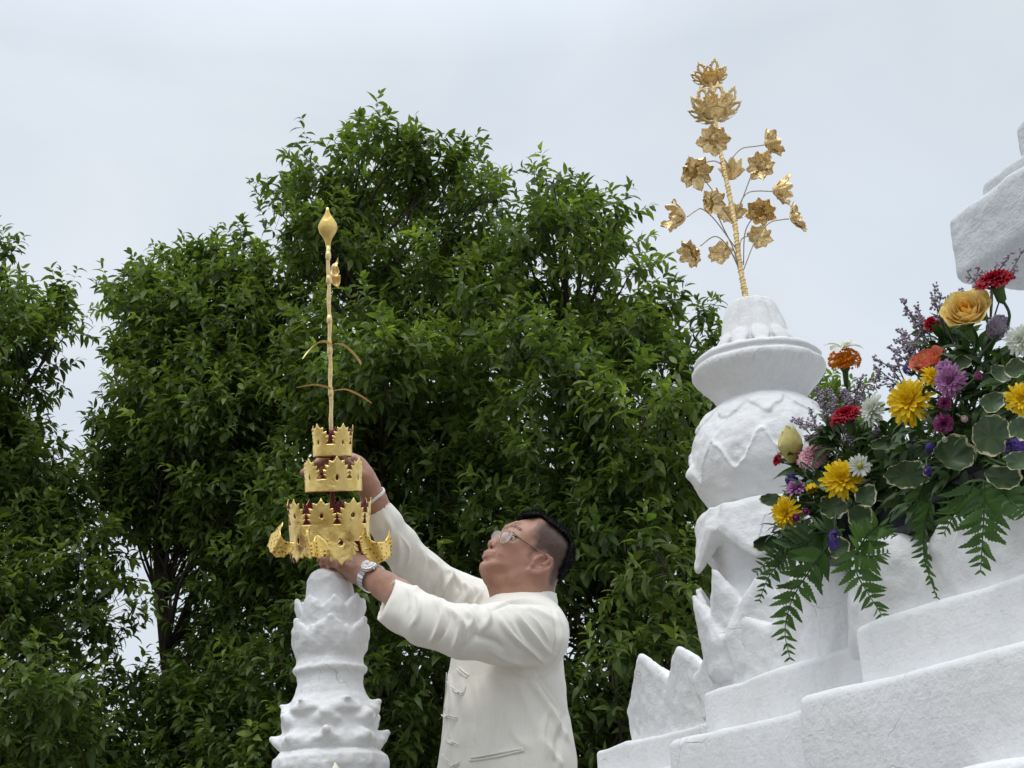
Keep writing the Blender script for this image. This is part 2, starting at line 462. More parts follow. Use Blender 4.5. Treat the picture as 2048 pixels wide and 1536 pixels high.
# ------------------------------------------------------------------ sky, light, ground
SUN_EL, SUN_AZ = math.radians(66), math.radians(205)    # azimuth measured from +Y clockwise: high, behind the camera and a little left
w = bpy.data.worlds.new("World"); scene.world = w; w.use_nodes = True
nt = w.node_tree; bg = nt.nodes['Background']
sky = nt.nodes.new('ShaderNodeTexSky'); sky.sky_type = 'NISHITA'; sky.sun_disc = False
sky.sun_elevation = SUN_EL; sky.sun_rotation = SUN_AZ
tc = nt.nodes.new('ShaderNodeTexCoord')
sep = nt.nodes.new('ShaderNodeSeparateXYZ'); nt.links.new(tc.outputs['Generated'], sep.inputs[0])
mp = nt.nodes.new('ShaderNodeMapping'); mp.inputs['Scale'].default_value = (1, 1, 1.7); mp.inputs['Rotation'].default_value = (0.2, 0.1, 0.6)
nt.links.new(tc.outputs['Generated'], mp.inputs['Vector'])
cl = noise_fac(nt, 3.2, 5, 0.5, 0.4, mp.outputs['Vector'])
cl2 = noise_fac(nt, 1.6, 3, 0.5, 0.2, mp.outputs['Vector'])
# veil of cloud: slightly different greys and blues
base = ramp(nt, cl, [(0.34, (6.1, 6.65, 7.2)), (0.52, (6.85, 7.3, 7.75)), (0.68, (7.6, 7.9, 8.3))])
base = mixc(nt, ramp(nt, cl2, [(0.40, 0.0), (0.62, 0.6)]), base, (6.6, 7.4, 8.35))
# an overcast sky is brighter overhead than near the horizon
up = nt.nodes.new('ShaderNodeMapRange'); nt.links.new(sep.outputs['Z'], up.inputs['Value'])
up.inputs['From Min'].default_value = 0.55; up.inputs['From Max'].default_value = 1.0; up.inputs['To Min'].default_value = 1.0; up.inputs['To Max'].default_value = 2.6
cloud = mixc(nt, 1.0, base, up.outputs[0], 'MULTIPLY')
nt.links.new(mixc(nt, 0.93, sky.outputs[0], cloud), bg.inputs['Color'])
bg.inputs['Strength'].default_value = 0.113
sl = bpy.data.lights.new('sun', 'SUN'); sl.energy = 1.0; sl.angle = math.radians(25); sl.color = (1.0, 0.96, 0.9)
so = link('sun', sl)
sd = Vector((math.sin(SUN_AZ) * math.cos(SUN_EL), math.cos(SUN_AZ) * math.cos(SUN_EL), math.sin(SUN_EL)))
so.rotation_euler = sd.to_track_quat('Z', 'Y').to_euler()
vs = scene.view_settings; vs.view_transform = 'Standard'; vs.look = 'None'; vs.gamma = 1.0; vs.exposure = 0.0; vs.use_curve_mapping = False
g = 400.0
go = mk('ground', [(-g, -g, 0), (g, -g, 0), (g, g, 0), (-g, g, 0)], [(0, 1, 2, 3)], EARTH, smooth=False); tag(go, kind='structure')
scene.cycles.max_bounces = 8; scene.cycles.transparent_max_bounces = 8
# ------------------------------------------------------------------ trees
def leaf_unit():
    """a lance-shaped leaf along +x, 1 long, folded a little and drooping"""
    V = [(0, 0, 0), (.30, .155, .035), (.30, 0, .0), (.30, -.155, .035), (.64, .125, -.03), (.64, 0, -.065), (.64, -.125, -.03), (1.0, 0, -.21)]
    F = [(0, 3, 2), (0, 2, 1), (1, 2, 5, 4), (2, 3, 6, 5), (4, 5, 7), (5, 6, 7)]
    return np.array(V), F
_LV, _LF = leaf_unit()
_LT = []
for f in _LF: _LT.append((f[0], f[1], f[2])); _LT += [(f[0], f[2], f[3])] if len(f) == 4 else []
_LT = np.array(_LT)
def make_spray(rng, nl):
    """template: stem along +z of length 1 (scaled later) with leaf frames (pos, 3x3, size, age)"""
    out = []
    pairs = nl // 2
    for i in range(pairs):
        t = 0.12 + 0.86 * i / (pairs - 1)
        for sgn in (0, 1):
            az = i * 1.9 + sgn * PI + rng.normal(0, .3)
            top = t ** 1.6
            el = math.radians(rng.normal(8 + 42 * top, 16))         # lower leaves hang out flat, top ones stand up
            d = np.array([math.cos(az) * math.cos(el), math.sin(az) * math.cos(el), math.sin(el)])
            x = nrm(d); upv = np.array([0, 0, 1.]); z = nrm(upv - x * (upv @ x)); y = np.cross(z, x)
            size = rng.uniform(.75, 1.15) * (1.0 if t < .8 else .72)
            out.append((np.array([0, 0, t - .05]), np.stack([x, y, z], 1), size, t))
    return out
_SPR = [make_spray(np.random.default_rng(50 + k), 14 + 2 * (k % 3)) for k in range(7)]
def leaf_unit4():
    """a longer, curved lance-shaped leaf along +x for the crowns"""
    V = [(0, 0, 0), (.22, .12, .05), (.22, 0, .025), (.22, -.12, .05), (.52, .155, .025), (.52, 0, -.02), (.52, -.155, .025), (.80, .085, -.10), (.80, 0, -.13), (.80, -.085, -.10), (1.0, 0, -.30)]
    F = [(0, 3, 2), (0, 2, 1), (1, 2, 5), (1, 5, 4), (2, 3, 6), (2, 6, 5), (4, 5, 8), (4, 8, 7), (5, 6, 9), (5, 9, 8), (7, 8, 10), (8, 9, 10)]
    return np.array(V), np.array(F)
_LV, _LT = leaf_unit4()
def unit(v): return v / (np.linalg.norm(v, axis=-1, keepdims=True) + 1e-9)
def build_crown(name, clumps, parent, rng, leaf=0.105, per=46, mat=TREE_LEAF):
    C_, R_, Y_, K_ = [], [], [], []
    for (c, r_, dens) in clumps:
        n = max(5, int(per * dens * (r_ / 0.42) ** 2)); C_ += [c] * n; R_ += [r_] * n; Y_ += [rng.random() ** 1.6] * n; K_ += [rng.normal(0, .06)] * n
    C_ = np.array(C_); R_ = np.array(R_); N = len(C_)
    d = rng.normal(size=(N, 3)); d = unit(d); d[:, 2] = d[:, 2] * .9 + .08
    rad = R_ * np.where(rng.random(N) < .8, rng.uniform(.6, 1.0, N), rng.uniform(.1, .6, N))
    pos = C_ + d * rad[:, None] * np.array([1, 1, .85])
    ax = unit(d * .75 + np.array([0, 0, .58]) + rng.normal(0, .22, (N, 3)))
    bx = unit(np.cross(np.array([0.05, 0.02, 1.0]), ax)); by = np.cross(ax, bx)
    a = rng.uniform(0, 2 * PI, N)[:, None]
    u = bx * np.cos(a) + by * np.sin(a); v = np.cross(ax, u)
    B = np.stack([u, v, ax], 2)                                  # N,3,3 columns
    L = rng.uniform(.20, .38, N); outer = np.clip((rad / R_ - .45) / .55, 0, 1)
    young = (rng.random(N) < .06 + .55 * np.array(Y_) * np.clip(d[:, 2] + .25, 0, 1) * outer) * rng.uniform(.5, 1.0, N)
    kind = rng.integers(0, len(_SPR), N); Vs, Ts = [], []
    for k, sp in enumerate(_SPR):
        I = np.nonzero(kind == k)[0]
        if not len(I): continue
        for (p0, Rl, sz, t) in sp:
            n = len(I); P = pos[I] + np.einsum('nij,j->ni', B[I], p0) * L[I][:, None]
            x = unit(B[I] @ Rl[:, 0] + np.array([0, 0, -.24]))
            z = np.array([0, 0, 1.]) + rng.normal(0, .42, (n, 3)); z = unit(z - x * (z * x).sum(1)[:, None]); y = np.cross(z, x)
            s_ = leaf * sz * rng.uniform(.8, 1.25, n)
            sc = np.stack([s_, s_ * rng.uniform(1.0, 1.4, n), s_ * rng.uniform(.5, 1.6, n)], 1)
            M = np.stack([x, y, z], 1)                           # rows
            Vs.append((P[:, None, :] + np.einsum('nvk,nkj->nvj', _LV[None] * sc[:, None, :], M)).reshape(-1, 3))
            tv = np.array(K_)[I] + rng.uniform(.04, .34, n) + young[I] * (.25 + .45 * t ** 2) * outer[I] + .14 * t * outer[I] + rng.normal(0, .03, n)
            Ts.append(np.repeat(tv, len(_LV)))
    V = np.concatenate(Vs); T = np.clip(np.concatenate(Ts), 0, 1); nl = len(V) // len(_LV)
    F = (_LT[None] + (np.arange(nl) * len(_LV))[:, None, None]).reshape(-1, 3)
    e = pos + ax * L[:, None]; b0 = pos - ax * (L * .6)[:, None]; q = u * .0035; q2 = v * .0035
    TV = np.stack([b0 - q, b0 + q2, b0 + q, e], 1).reshape(-1, 3)
    TF = (np.array([(0, 1, 3), (1, 2, 3), (2, 0, 3)])[None] + (np.arange(N) * 4)[:, None, None]).reshape(-1, 3) + len(V)
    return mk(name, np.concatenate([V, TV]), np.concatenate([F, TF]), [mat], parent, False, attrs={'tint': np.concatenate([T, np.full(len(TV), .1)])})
def tree(label, base, clumps, seed, trunk_r=0.14, per=41, leaf=.121):
    rng = np.random.default_rng(seed)
    t = thing('broadleaf_tree', label, 'tree', base, group='trees behind the shrine')
    base = np.asarray(base, float)
    cs = np.array([c for c, _, _ in clumps]); top = cs[np.argmax(cs[:, 2])]; mid = cs.mean(0)
    fork = base * np.array([.6, .6, 0]) + mid * np.array([.4, .4, 0]) + np.array([0, 0, 1.6])
    lead = spline([base + (0, 0, -.1), base * .8 + fork * .2 + (0.03, 0, .3), fork, (fork + top) / 2 + rng.normal(0, .12, 3), top - (0, 0, .25)], 7)
    mb = MB(); mb.add(*tube(lead, np.linspace(trunk_r, .012, len(lead)), 9)); mb.build('trunk', BARK, t)
    lm = MB()
    for c, r_, _ in clumps:
        zz = max(base[2] + 1.0, c[2] - rng.uniform(.5, 1.3)); k = np.argmin(np.abs(lead[:, 2] - zz)); s0 = lead[k]
        L = np.linalg.norm(c - s0)
        if L < .2: continue
        m1 = s0 * .55 + c * .45 + rng.normal(0, .07 * L, 3) + (0, 0, .06 * L)
        q = spline([s0, m1, c + (c - s0) * (.25 * r_ / L)], 5)
        lm.add(*tube(q, np.linspace(min(.028, .008 + .009 * L), .005, len(q)), 6))
        for _ in range(3):
            d = nrm(rng.normal(size=3)); q2 = spline([c, c + d * r_ * .45 + (0, 0, .03), c + d * r_ * .92], 3)
            lm.add(*tube(q2, np.linspace(.009, .003, len(q2)), 4))
    lm.build('branches', BARK, t)
    build_crown('crown', clumps, t, rng, leaf, per)
    return t
def fill_clumps(poly, Y, rpx, n, seed, bulge=1.0, ymin_off=0.0):
    """clumps filling a crown whose outline (as it stands in the picture) is poly, about Y metres away and as deep as it is wide"""
    rng = np.random.default_rng(seed); poly = np.array(poly, float); lo, hi = poly.min(0), poly.max(0)
    out = []; pts = []
    Q = lo + (hi - lo) * rng.random((n * 40, 2)); SD = poly_sd(Q, poly); RR = rng.uniform(rpx[0], rpx[1], len(Q))
    for k, (q, sd, r_) in enumerate(zip(Q, SD, RR)):
        if len(pts) >= n: break
        if sd > -r_ * .72:
            if sd > -rpx[0] * .55: continue
            r_ = max(rpx[0] * .7, -sd * 1.15)
        if k < n * 30 and any((q[0] - a) ** 2 + (q[1] - b) ** 2 < (.52 * (r_ + rr)) ** 2 for a, b, rr, _ in pts): continue
        pts.append((q[0], q[1], r_, sd))
    for x, y, r_, sd in pts:
        dep = min(1.0, -sd / 260.0); h = bulge * (rng.uniform(-1, .75)) * (0.25 + 1.5 * dep)
        Yc = Y + h; P = at(x, y, Yc); out.append((P, r_ / ppm(P), rng.uniform(.85, 1.15)))
    return out
def edge_clumps(pts, Y, seed, dens=1.0):
    rng = np.random.default_rng(seed); out = []
    for x, y, r_ in pts:
        P = at(x, y, Y + rng.uniform(-.5, .5)); out.append((P, r_ / ppm(P), dens))
    return out
TALL = [(575, 450), (610, 365), (665, 325), (705, 285), (745, 255), (795, 275), (850, 310), (915, 330), (970, 370), (1020, 420), (1060, 540), (1050, 800), (1060, 1100), (1000, 1300), (980, 1640), (420, 1640), (430, 1280), (470, 1100), (540, 900), (555, 660), (605, 570)]
LEFTMID = [(245, 620), (310, 550), (380, 520), (500, 510), (560, 550), (590, 640), (580, 760), (560, 860), (590, 960), (590, 1120), (520, 1240), (500, 1400), (520, 1640), (280, 1640), (300, 1420), (360, 1330), (375, 1240), (350, 1150), (270, 1080), (170, 960), (215, 830), (255, 760), (250, 690)]
FARLEFT = [(-330, 580), (-120, 520), (0, 540), (50, 600), (115, 620), (120, 700), (95, 780), (80, 850), (160, 960), (235, 1080), (265, 1180), (262, 1270), (270, 1360), (300, 1640), (-330, 1640)]
RIGHT = [(960, 540), (1010, 470), (1065, 415), (1105, 385), (1160, 415), (1210, 445), (1225, 540), (1250, 600), (1310, 650), (1390, 670), (1480, 690), (1560, 760), (1560, 1640), (930, 1640), (960, 1300), (930, 900), (930, 640)]
BACK = [(1540, 810), (1600, 790), (1660, 785), (1720, 800), (1735, 860), (1740, 1640), (1540, 1640)]
tree('tallest dark green tree rising to a peak behind the golden bud finial', at(800, 1768, 11.6) * (1, 1, 0),
     fill_clumps(TALL, 11.6, (58, 104), 146, 1) + edge_clumps([(742, 272, 26), (620, 325, 28), (565, 385, 28), (550, 415, 24), (845, 288, 24), (925, 330, 24), (700, 295, 28), (795, 268, 22), (980, 378, 26), (565, 480, 34)], 11.6, 3, .9), 21, .2)
tree('broad rounded tree left of the golden spire, its crown below the tallest', at(400, 1768, 12.4) * (1, 1, 0),
     fill_clumps(LEFTMID, 12.2, (56, 98), 122, 2) + edge_clumps([(340, 525, 22), (240, 592, 24), (222, 608, 18), (430, 502, 22), (500, 495, 20), (265, 650, 22), (280, 578, 26), (375, 525, 22)], 12.2, 4, .9), 22, .17)
tree('tree cut off by the left edge of the photo', at(-60, 1768, 11.9) * (1, 1, 0),
     fill_clumps(FARLEFT, 11.8, (58, 100), 130, 5) + edge_clumps([(8, 520, 20), (130, 595, 20), (140, 660, 18), (60, 595, 24)], 11.8, 6, .9), 23, .17)
tree('leafy tree right of the tallest, its crown ending behind the white urn', at(1240, 1768, 10.6) * (1, 1, 0),
     fill_clumps(RIGHT, 10.7, (58, 104), 146, 7) + edge_clumps([(1106, 368, 22), (1080, 400, 24), (1236, 432, 20), (1178, 412, 20), (1246, 490, 22), (1285, 600, 20), (1320, 620, 20), (1405, 652, 22), (1262, 545, 18), (1210, 460, 26), (1060, 440, 28)], 10.7, 8, .9), 24, .17)
tree('small tree top showing between the white urn and the flowers', at(1730, 1768, 13.5) * (1, 1, 0),
     fill_clumps(BACK, 13.4, (50, 80), 30, 9) + edge_clumps([(1640, 790, 26), (1690, 795, 22), (1610, 805, 26)], 13.4, 10, 1), 25, .14)
# ------------------------------------------------------------------ white plastered masonry
ZD = np.array([0, 0, 1.])
def axis_at(px, py, Y):
    P = at(px, py, Y); return P[0], P[1]
def axis_prof(X0, Y0, rows):
    """rows: (picture row, half width in picture units) -> [(r, z)] sorted bottom to top"""
    z = np.linspace(0.2, 3.6, 1500); pr = project(np.stack([np.full_like(z, X0), np.full_like(z, Y0), z], 1))[:, 1]
    out = []
    for row, half in rows:
        zz = np.interp(-row, -pr, z); out.append((half / ppm((X0, Y0, zz)), zz))
    return sorted(out, key=lambda t: t[1])
def zrow(X0, Y0, row): return axis_prof(X0, Y0, [(row, 1)])[0][1]
def petal_sdf(S, cx, cy, az, z0, z1, r0, r1, wd, th, k=.008, tip=.5, curl=0.0, tipw=.35):
    """an upright lotus petal leaning against a round body: base radius r0 at z0, tip radius r1 at z1"""
    d = np.array([math.cos(az), math.sin(az), 0]); t = np.array([-math.sin(az), math.cos(az), 0]); c = np.array([cx, cy, 0])
    a = c + d * r0 + (0, 0, z0); b = c + d * r1 + (0, 0, z1); ax = nrm(b - a); L = np.linalg.norm(b - a)
    out = np.cross(t, ax); R = np.stack([t, ax, out], 1)
    S.ell(a + ax * L * .42, R, (wd, L * .5, th), k)
    S.ell(a + ax * L * .62 + out * th * .1, R, (wd * .78, L * .34, th * .8), k)
    S.cone(a + ax * L * .6, b + d * curl, min(th * .9, wd * .6), max(.004, th * tipw), k)
def plate(S, base, T_, U_, O_, w, h, th, ridge=.008, tip=.5, k=.008, belly=.35):
    """pointed petal: a thin plate from base along U_, w half wide and h tall, facing O_, with a soft mid ridge"""
    out = [(-w * .82, -.15 * h), (-w, belly * h)]; n = 7
    for i in range(1, n):
        q = i / n; out.append((-w * (1 - q ** 1.35) * (1 - .18 * math.sin(PI * q) * tip), belly * h + (1 - belly) * h * q))
    out = out + [(0, h)] + [(-x, y) for x, y in reversed(out)]; out = np.array(out)
    m = math.hypot(w, h) + .05; c = np.asarray(base) + U_ * h * .45; q = S.sub(c - m, c + m)
    if q is None: return
    sl, X, Y, Z = q; x, y, z = X - base[0], Y - base[1], Z - base[2]
    a, b, o = [x * D_[0] + y * D_[1] + z * D_[2] for D_ in (T_, U_, O_)]
    st = .003; u1 = np.arange(-w - .06, w + .06, st); v1 = np.arange(-.15 * h - .06, h + .06, st); A_, B_ = np.meshgrid(u1, v1, indexing='ij')
    sd = bil(poly_sd(np.stack([A_.ravel(), B_.ravel()], 1), out).reshape(A_.shape), (a - u1[0]) / st, (b - v1[0]) / st)
    fr = ridge * (1 - np.clip(np.abs(a) / w, 0, 1)) + .006 * np.clip(np.minimum(-sd, .012) / .012, 0, 1) + .010 * np.clip(b / h, 0, 1.2) ** 2 * h / .12
    e = o - fr; pl = np.maximum(e, -(e + th * (1 - .72 * np.clip(b / h, 0, 1)))); d = np.minimum(np.maximum(sd, pl), 0) + np.sqrt(np.maximum(sd, 0) ** 2 + np.maximum(pl, 0) ** 2) - .002
    S.put(sl, d.astype(np.float32), k)
# ---- the slim pillar the man is finishing
PX, PY = axis_at(660, 1340, 3.05)
pillar = thing('lotus_pillar', 'slim white plastered pillar of stacked lotus petals in front of the man', 'pillar', (PX, PY, .8))
prof = axis_prof(PX, PY, [(1137, 8), (1141, 24), (1150, 36), (1164, 44), (1180, 47), (1200, 49), (1222, 52), (1240, 60), (1262, 62), (1290, 64), (1322, 64), (1332, 67), (1339, 74), (1346, 73), (1352, 66), (1370, 66), (1390, 71), (1402, 78), (1420, 84), (1440, 88), (1465, 93), (1490, 103), (1498, 103), (1504, 98), (1508, 104), (1518, 114), (1535, 117), (1556, 114), (1566, 108), (1580, 112), (1620, 128), (1660, 132)])
S = SDF((PX - .19, PY - .19, prof[0][1] - .02), (PX + .19, PY + .19, prof[-1][1] + .03), .0028)
S.revolve(PX, PY, prof)
_s = ppm((PX, PY, 2.0)); zr = lambda r_: zrow(PX, PY, r_)
for i in range(8):                       # upper ring of petals
    a = 2 * PI * i / 8 + .28
    petal_sdf(S, PX, PY, a, zr(1250), zr(1202 + (i % 2) * -4), 52 / _s, 64 / _s, .028, .011, .007, curl=.003, tipw=.45)
for i in range(6):
    a = 2 * PI * i / 6 - 1.42
    petal_sdf(S, PX, PY, a, zr(1318), zr(1247), 53 / _s, 74 / _s, .042, .013, .006, curl=.003, tipw=.6)
    petal_sdf(S, PX, PY, a + PI / 6, zr(1315), zr(1262), 53 / _s, 70 / _s, .033, .010, .007, tipw=.5)
for i in range(6):                       # broad thorn-shaped petals turned outward
    a = 2 * PI * i / 6 - .02 + .06 * math.sin(i * 5); d = np.array([math.cos(a), math.sin(a), 0]); c = np.array([PX, PY, 0]); t = np.array([-d[1], d[0], 0])
    zt, zb = zr(1408), zr(1424)
    S.ell(c + d * 76 / _s + (0, 0, zb), np.stack([t, d, ZD], 1), (.040, .024, .013), .012)
    S.cone(c + d * 72 / _s + (0, 0, zb), c + d * 96 / _s + (0, 0, zt), .021, .0075, .014, flat=(ZD, 1.5))
    a += PI / 6; d = np.array([math.cos(a), math.sin(a), 0]); t = np.array([-d[1], d[0], 0])
    S.ell(c + d * 82 / _s + (0, 0, zr(1446)), np.stack([t, d, ZD], 1), (.032, .018, .014), .014)
    S.cone(c + d * 74 / _s + (0, 0, zr(1446)), c + d * 98 / _s + (0, 0, zr(1434)), .017, .007, .014)
for i in range(8):
    a = 2 * PI * i / 8 + .12 + .05 * math.sin(i * 7); d = np.array([math.cos(a), math.sin(a), 0]); c = np.array([PX, PY, 0]); t = np.array([-d[1], d[0], 0])
    S.ell(c + d * 90 / _s + (0, 0, zr(1484)), np.stack([t, d, ZD], 1), (.030, .020, .010), .012)
    S.cone(c + d * 86 / _s + (0, 0, zr(1484)), c + d * (112 - 7 * (i % 2)) / _s + (0, 0, zr(1470 + 5 * (i % 3))), .017, .0065, .012)
S.noise(.0022, 42, 3.1); S.noise(.0036, 15, 8.2); S.noise(.0014, 95, 8.8)
V, F = S.mesh(1)
mk('petal_shaft', V, F, PLASTER, pillar)
z0 = prof[0][1] - .015
lv, lf = lathe([(.165, .8), (.165, .98), (.15, 1.0), (.15, 1.2), (.17, 1.22), (.17, z0 - .1), (.15, z0 - .08), (132 / _s, z0)], 40)
mk('plinth', np.array(lv) + (PX, PY, 0), lf, PLASTER, pillar)

# ---- the stepped base of the shrine
EDIR = nrm(np.array([-.361, .932, 0])); NDIR = np.array([-.932, -.361, 0])
RB = np.stack([EDIR, NDIR, ZD], 1)
def rbox(mb, c, half, r=.012, step=.05, amp=.0035, seed=0.0, R=RB, wob=.004):
    """rounded, slightly lumpy block"""
    ax = []
    for h in half:
        n = max(2, int(2 * (h - r) / step)); mid = np.linspace(-(h - r), h - r, n + 1)
        e = h - r + r * np.array([.38, .72, 1.0]); ax.append(np.concatenate([-e[::-1], mid, e]))
    for k in range(3):
        i, j = (k + 1) % 3, (k + 2) % 3
        for sg in (-1, 1):
            A, B = np.meshgrid(ax[i], ax[j], indexing='ij'); P = np.zeros(A.shape + (3,))
            P[..., i] = A; P[..., j] = B; P[..., k] = sg * half[k]
            P = P.reshape(-1, 3); inn = np.clip(P, -(np.array(half) - r), np.array(half) - r); q = P - inn
            N = q / (np.linalg.norm(q, axis=1)[:, None] + 1e-9); P = inn + r * N
            W = P @ R.T + c; Nw = N @ R.T
            W = W + Nw * (amp * vn(W, 19, seed) + wob * vn(W, 4.2, seed + 5) + amp * .5 * vn(W, 60, seed + 2))[:, None]
            na, nb = A.shape; I = np.arange(na * nb).reshape(na, nb)
            Fq = np.stack([I[:-1, :-1], I[1:, :-1], I[1:, 1:], I[:-1, 1:]], -1).reshape(-1, 4)
            if sg < 0: Fq = Fq[:, ::-1]
            mb.add(W, Fq)
def slab(mb, corner, back, inner, zb, zt, seed, r=.012, step=.045):
    """block whose far outer corner is `corner`, running `back` metres towards the camera's side and `inner` metres into the shrine"""
    c = np.array([corner[0], corner[1], 0]) - EDIR * back / 2 - NDIR * inner / 2 + ZD * (zb + zt) / 2
    rbox(mb, c, (back / 2, inner / 2, (zt - zb) / 2), r, step, seed=seed)
shrine = thing('white_shrine', 'large stepped white plaster shrine base with lotus mouldings filling the right side', 'shrine', (1.0, 2.4, .8))
A0 = at(1705, 1255, 2.05); ZA = A0[2]; ZB = 1.74
A1 = atz(1400, 1380, ZA); A2 = atz(1190, 1497, ZA)
B0 = atz(1590, 1393, ZB); B1 = atz(1335, 1479, ZB); B2 = A2 + (B1 - A1)
mb = MB()
slab(mb, A0, 2.2, 1.2, ZB - .1, ZA, 1.0); slab(mb, A1, 1.5, 1.1, ZB - .1, ZA - .003, 2.0); slab(mb, A2, 1.9, .9, ZB - .1, ZA - .006, 3.0)
mb.build('upper_step', PLASTER, shrine)
mb = MB()
slab(mb, B0, 2.3, 1.3, 1.42, ZB, 4.0, r=.016); slab(mb, B1, 1.5, 1.2, 1.42, ZB - .003, 5.0, r=.014); slab(mb, B2, 1.9, 1.0, 1.42, ZB - .006, 6.0)
mb.build('middle_step', PLASTER, shrine)
mb = MB()
C0 = atz(1870, 1542, 1.60)
slab(mb, C0, 2.0, 1.5, 1.1, 1.60, 7.0, r=.02); slab(mb, B1 + NDIR * .09 + EDIR * .06, 1.6, 1.3, 1.1, 1.55, 8.0, step=.1); slab(mb, B2 + NDIR * .08 + EDIR * .05, 2.0, 1.2, 1.1, 1.545, 9.0, step=.1)
slab(mb, B2 + NDIR * .16 + EDIR * .12, 4.0, 1.7, .8, 1.12, 10.0, step=.15)
mb.build('lower_step', PLASTER, shrine)
# lotus moulding on the upper step
S = SDF((.12, 1.62, ZA - .05), (1.0, 3.75, ZA + .27), .0045)
def wall(corner, back, off, zt, thick=.16, inset=.0):
    c = np.array([corner[0], corner[1], 0]) - NDIR * (off + thick / 2) - EDIR * (back / 2 + inset) + ZD * (ZA - .05 + zt) / 2
    S.box(c, RB, (back / 2, thick / 2, (zt - ZA + .05) / 2), .03, .02)
wall(A2, .8, .07, ZA + .11, inset=.22); wall(A1, .9, .08, ZA + .10, inset=.12); wall(A0, .7, .08, ZA + .09, inset=.1)
def plane_pt(corner, off, px, py):
    """point of the wall plane (set back by off from a step's face) seen at (px, py)"""
    d = ray(px, py); p0 = np.array([corner[0], corner[1], 0]) - NDIR * off
    t = ((p0 - CAM) @ NDIR) / (d @ NDIR); return CAM + d * t
def pillow(corner, off, outline, bulge=.03, Rr=.035, thick=.06, k=.008, lean=.10):
    """a petal or moulding with the given outline standing on the wall plane, its face swelling outward"""
    P3 = np.array([plane_pt(corner, off, x, y) for x, y in outline]); c0 = np.array([corner[0], corner[1], 0]) - NDIR * off
    uz = np.stack([(P3 - c0) @ EDIR, P3[:, 2]], 1); lo, hi = P3.min(0) - .12, P3.max(0) + .12
    q = S.sub(lo, hi); sl, X, Y, Z = q
    U_ = (X - c0[0]) * EDIR[0] + (Y - c0[1]) * EDIR[1]; W_ = (X - c0[0]) * NDIR[0] + (Y - c0[1]) * NDIR[1]
    h2 = .004; u1 = np.arange(uz[:, 0].min() - .2, uz[:, 0].max() + .2, h2); z1 = np.arange(uz[:, 1].min() - .2, uz[:, 1].max() + .2, h2)
    A_, B_ = np.meshgrid(u1, z1, indexing='ij'); sd = poly_sd(np.stack([A_.ravel(), B_.ravel()], 1), uz).reshape(A_.shape)
    s2 = bil(sd, (U_ - u1[0]) / h2, (Z - z1[0]) / h2)
    mid_u = (uz[:, 0].max() + uz[:, 0].min()) / 2; hw = (uz[:, 0].max() - uz[:, 0].min()) / 2
    fr = bulge * .45 * (1 - (1 - np.clip(-s2 / Rr, 0, 1)) ** 2) + bulge * .7 * (1 - np.clip(np.abs(U_ - mid_u) / hw, 0, 1)) + lean * (Z - ZA - .10)
    a_, b_ = s2 + .003, np.maximum(W_ - fr, -(W_ + thick * (1 - .88 * np.clip((Z - ZA) / (uz[:, 1].max() - ZA), 0, 1)))) * .9
    d = np.minimum(np.maximum(a_, b_), 0) + np.sqrt(np.maximum(a_, 0) ** 2 + np.maximum(b_, 0) ** 2) - .003
    S.put(sl, d.astype(np.float32), k)
LOT = [
 (A2, .03, [(1268, 1500), (1272, 1400), (1276, 1352), (1284, 1326), (1298, 1308), (1318, 1318), (1350, 1334), (1352, 1500)], .03),
 (A2, .028, [(1330, 1480), (1338, 1350), (1352, 1312), (1372, 1294), (1395, 1306), (1418, 1330), (1420, 1480)], .035),
 (A2, .026, [(1392, 1470), (1402, 1350), (1420, 1292), (1441, 1257), (1468, 1280), (1494, 1310), (1520, 1420), (1520, 1470)], .04),
 (A1, .07, [(1440, 1480), (1462, 1330), (1482, 1262), (1506, 1222), (1545, 1240), (1575, 1480)], .035),
 (A1, .055, [(1480, 1480), (1526, 1300), (1560, 1220), (1596, 1158), (1626, 1124), (1645, 1117), (1676, 1136), (1712, 1172), (1745, 1220), (1775, 1480)], .04),
 (A0, .045, [(1690, 1320), (1706, 1200), (1730, 1110), (1752, 1076), (1776, 1062), (1810, 1070), (1838, 1088), (1850, 1130), (1856, 1290)], .032),
 (A0, .05, [(1836, 1290), (1846, 1140), (1862, 1095), (1900, 1050), (1960, 1020), (2030, 1010), (2110, 1010), (2150, 1230), (2120, 1280)], .032)]
for cor, off, pts, bl in LOT[5:]: pillow(cor, off, pts, bl)
for cor, off, tips, wf, th in ((A2, .035, [(1300, 1317), (1374, 1303), (1442, 1264), (1502, 1236)], .84, .045), (A1, .05, [(1478, 1240), (1642, 1116)], .74, .05)):
    PT = [plane_pt(cor, off, *q) for q in tips]
    for i, P in enumerate(PT):
        sp = np.linalg.norm((PT[max(i, 1)] - PT[max(i, 1) - 1])[:2]); base = np.array([P[0], P[1], ZA - .045]) - NDIR * .012
        plate(S, base, EDIR, ZD, NDIR, sp * wf, P[2] - base[2] + .012, th, .020, .9, .014, .5)
S.noise(.0022, 14, 1.3); S.noise(.0024, 40, 4.4); S.noise(.0012, 90, 4.9)
V, F = S.mesh(1); mk('lotus_moulding', V, F, PLASTER, shrine)
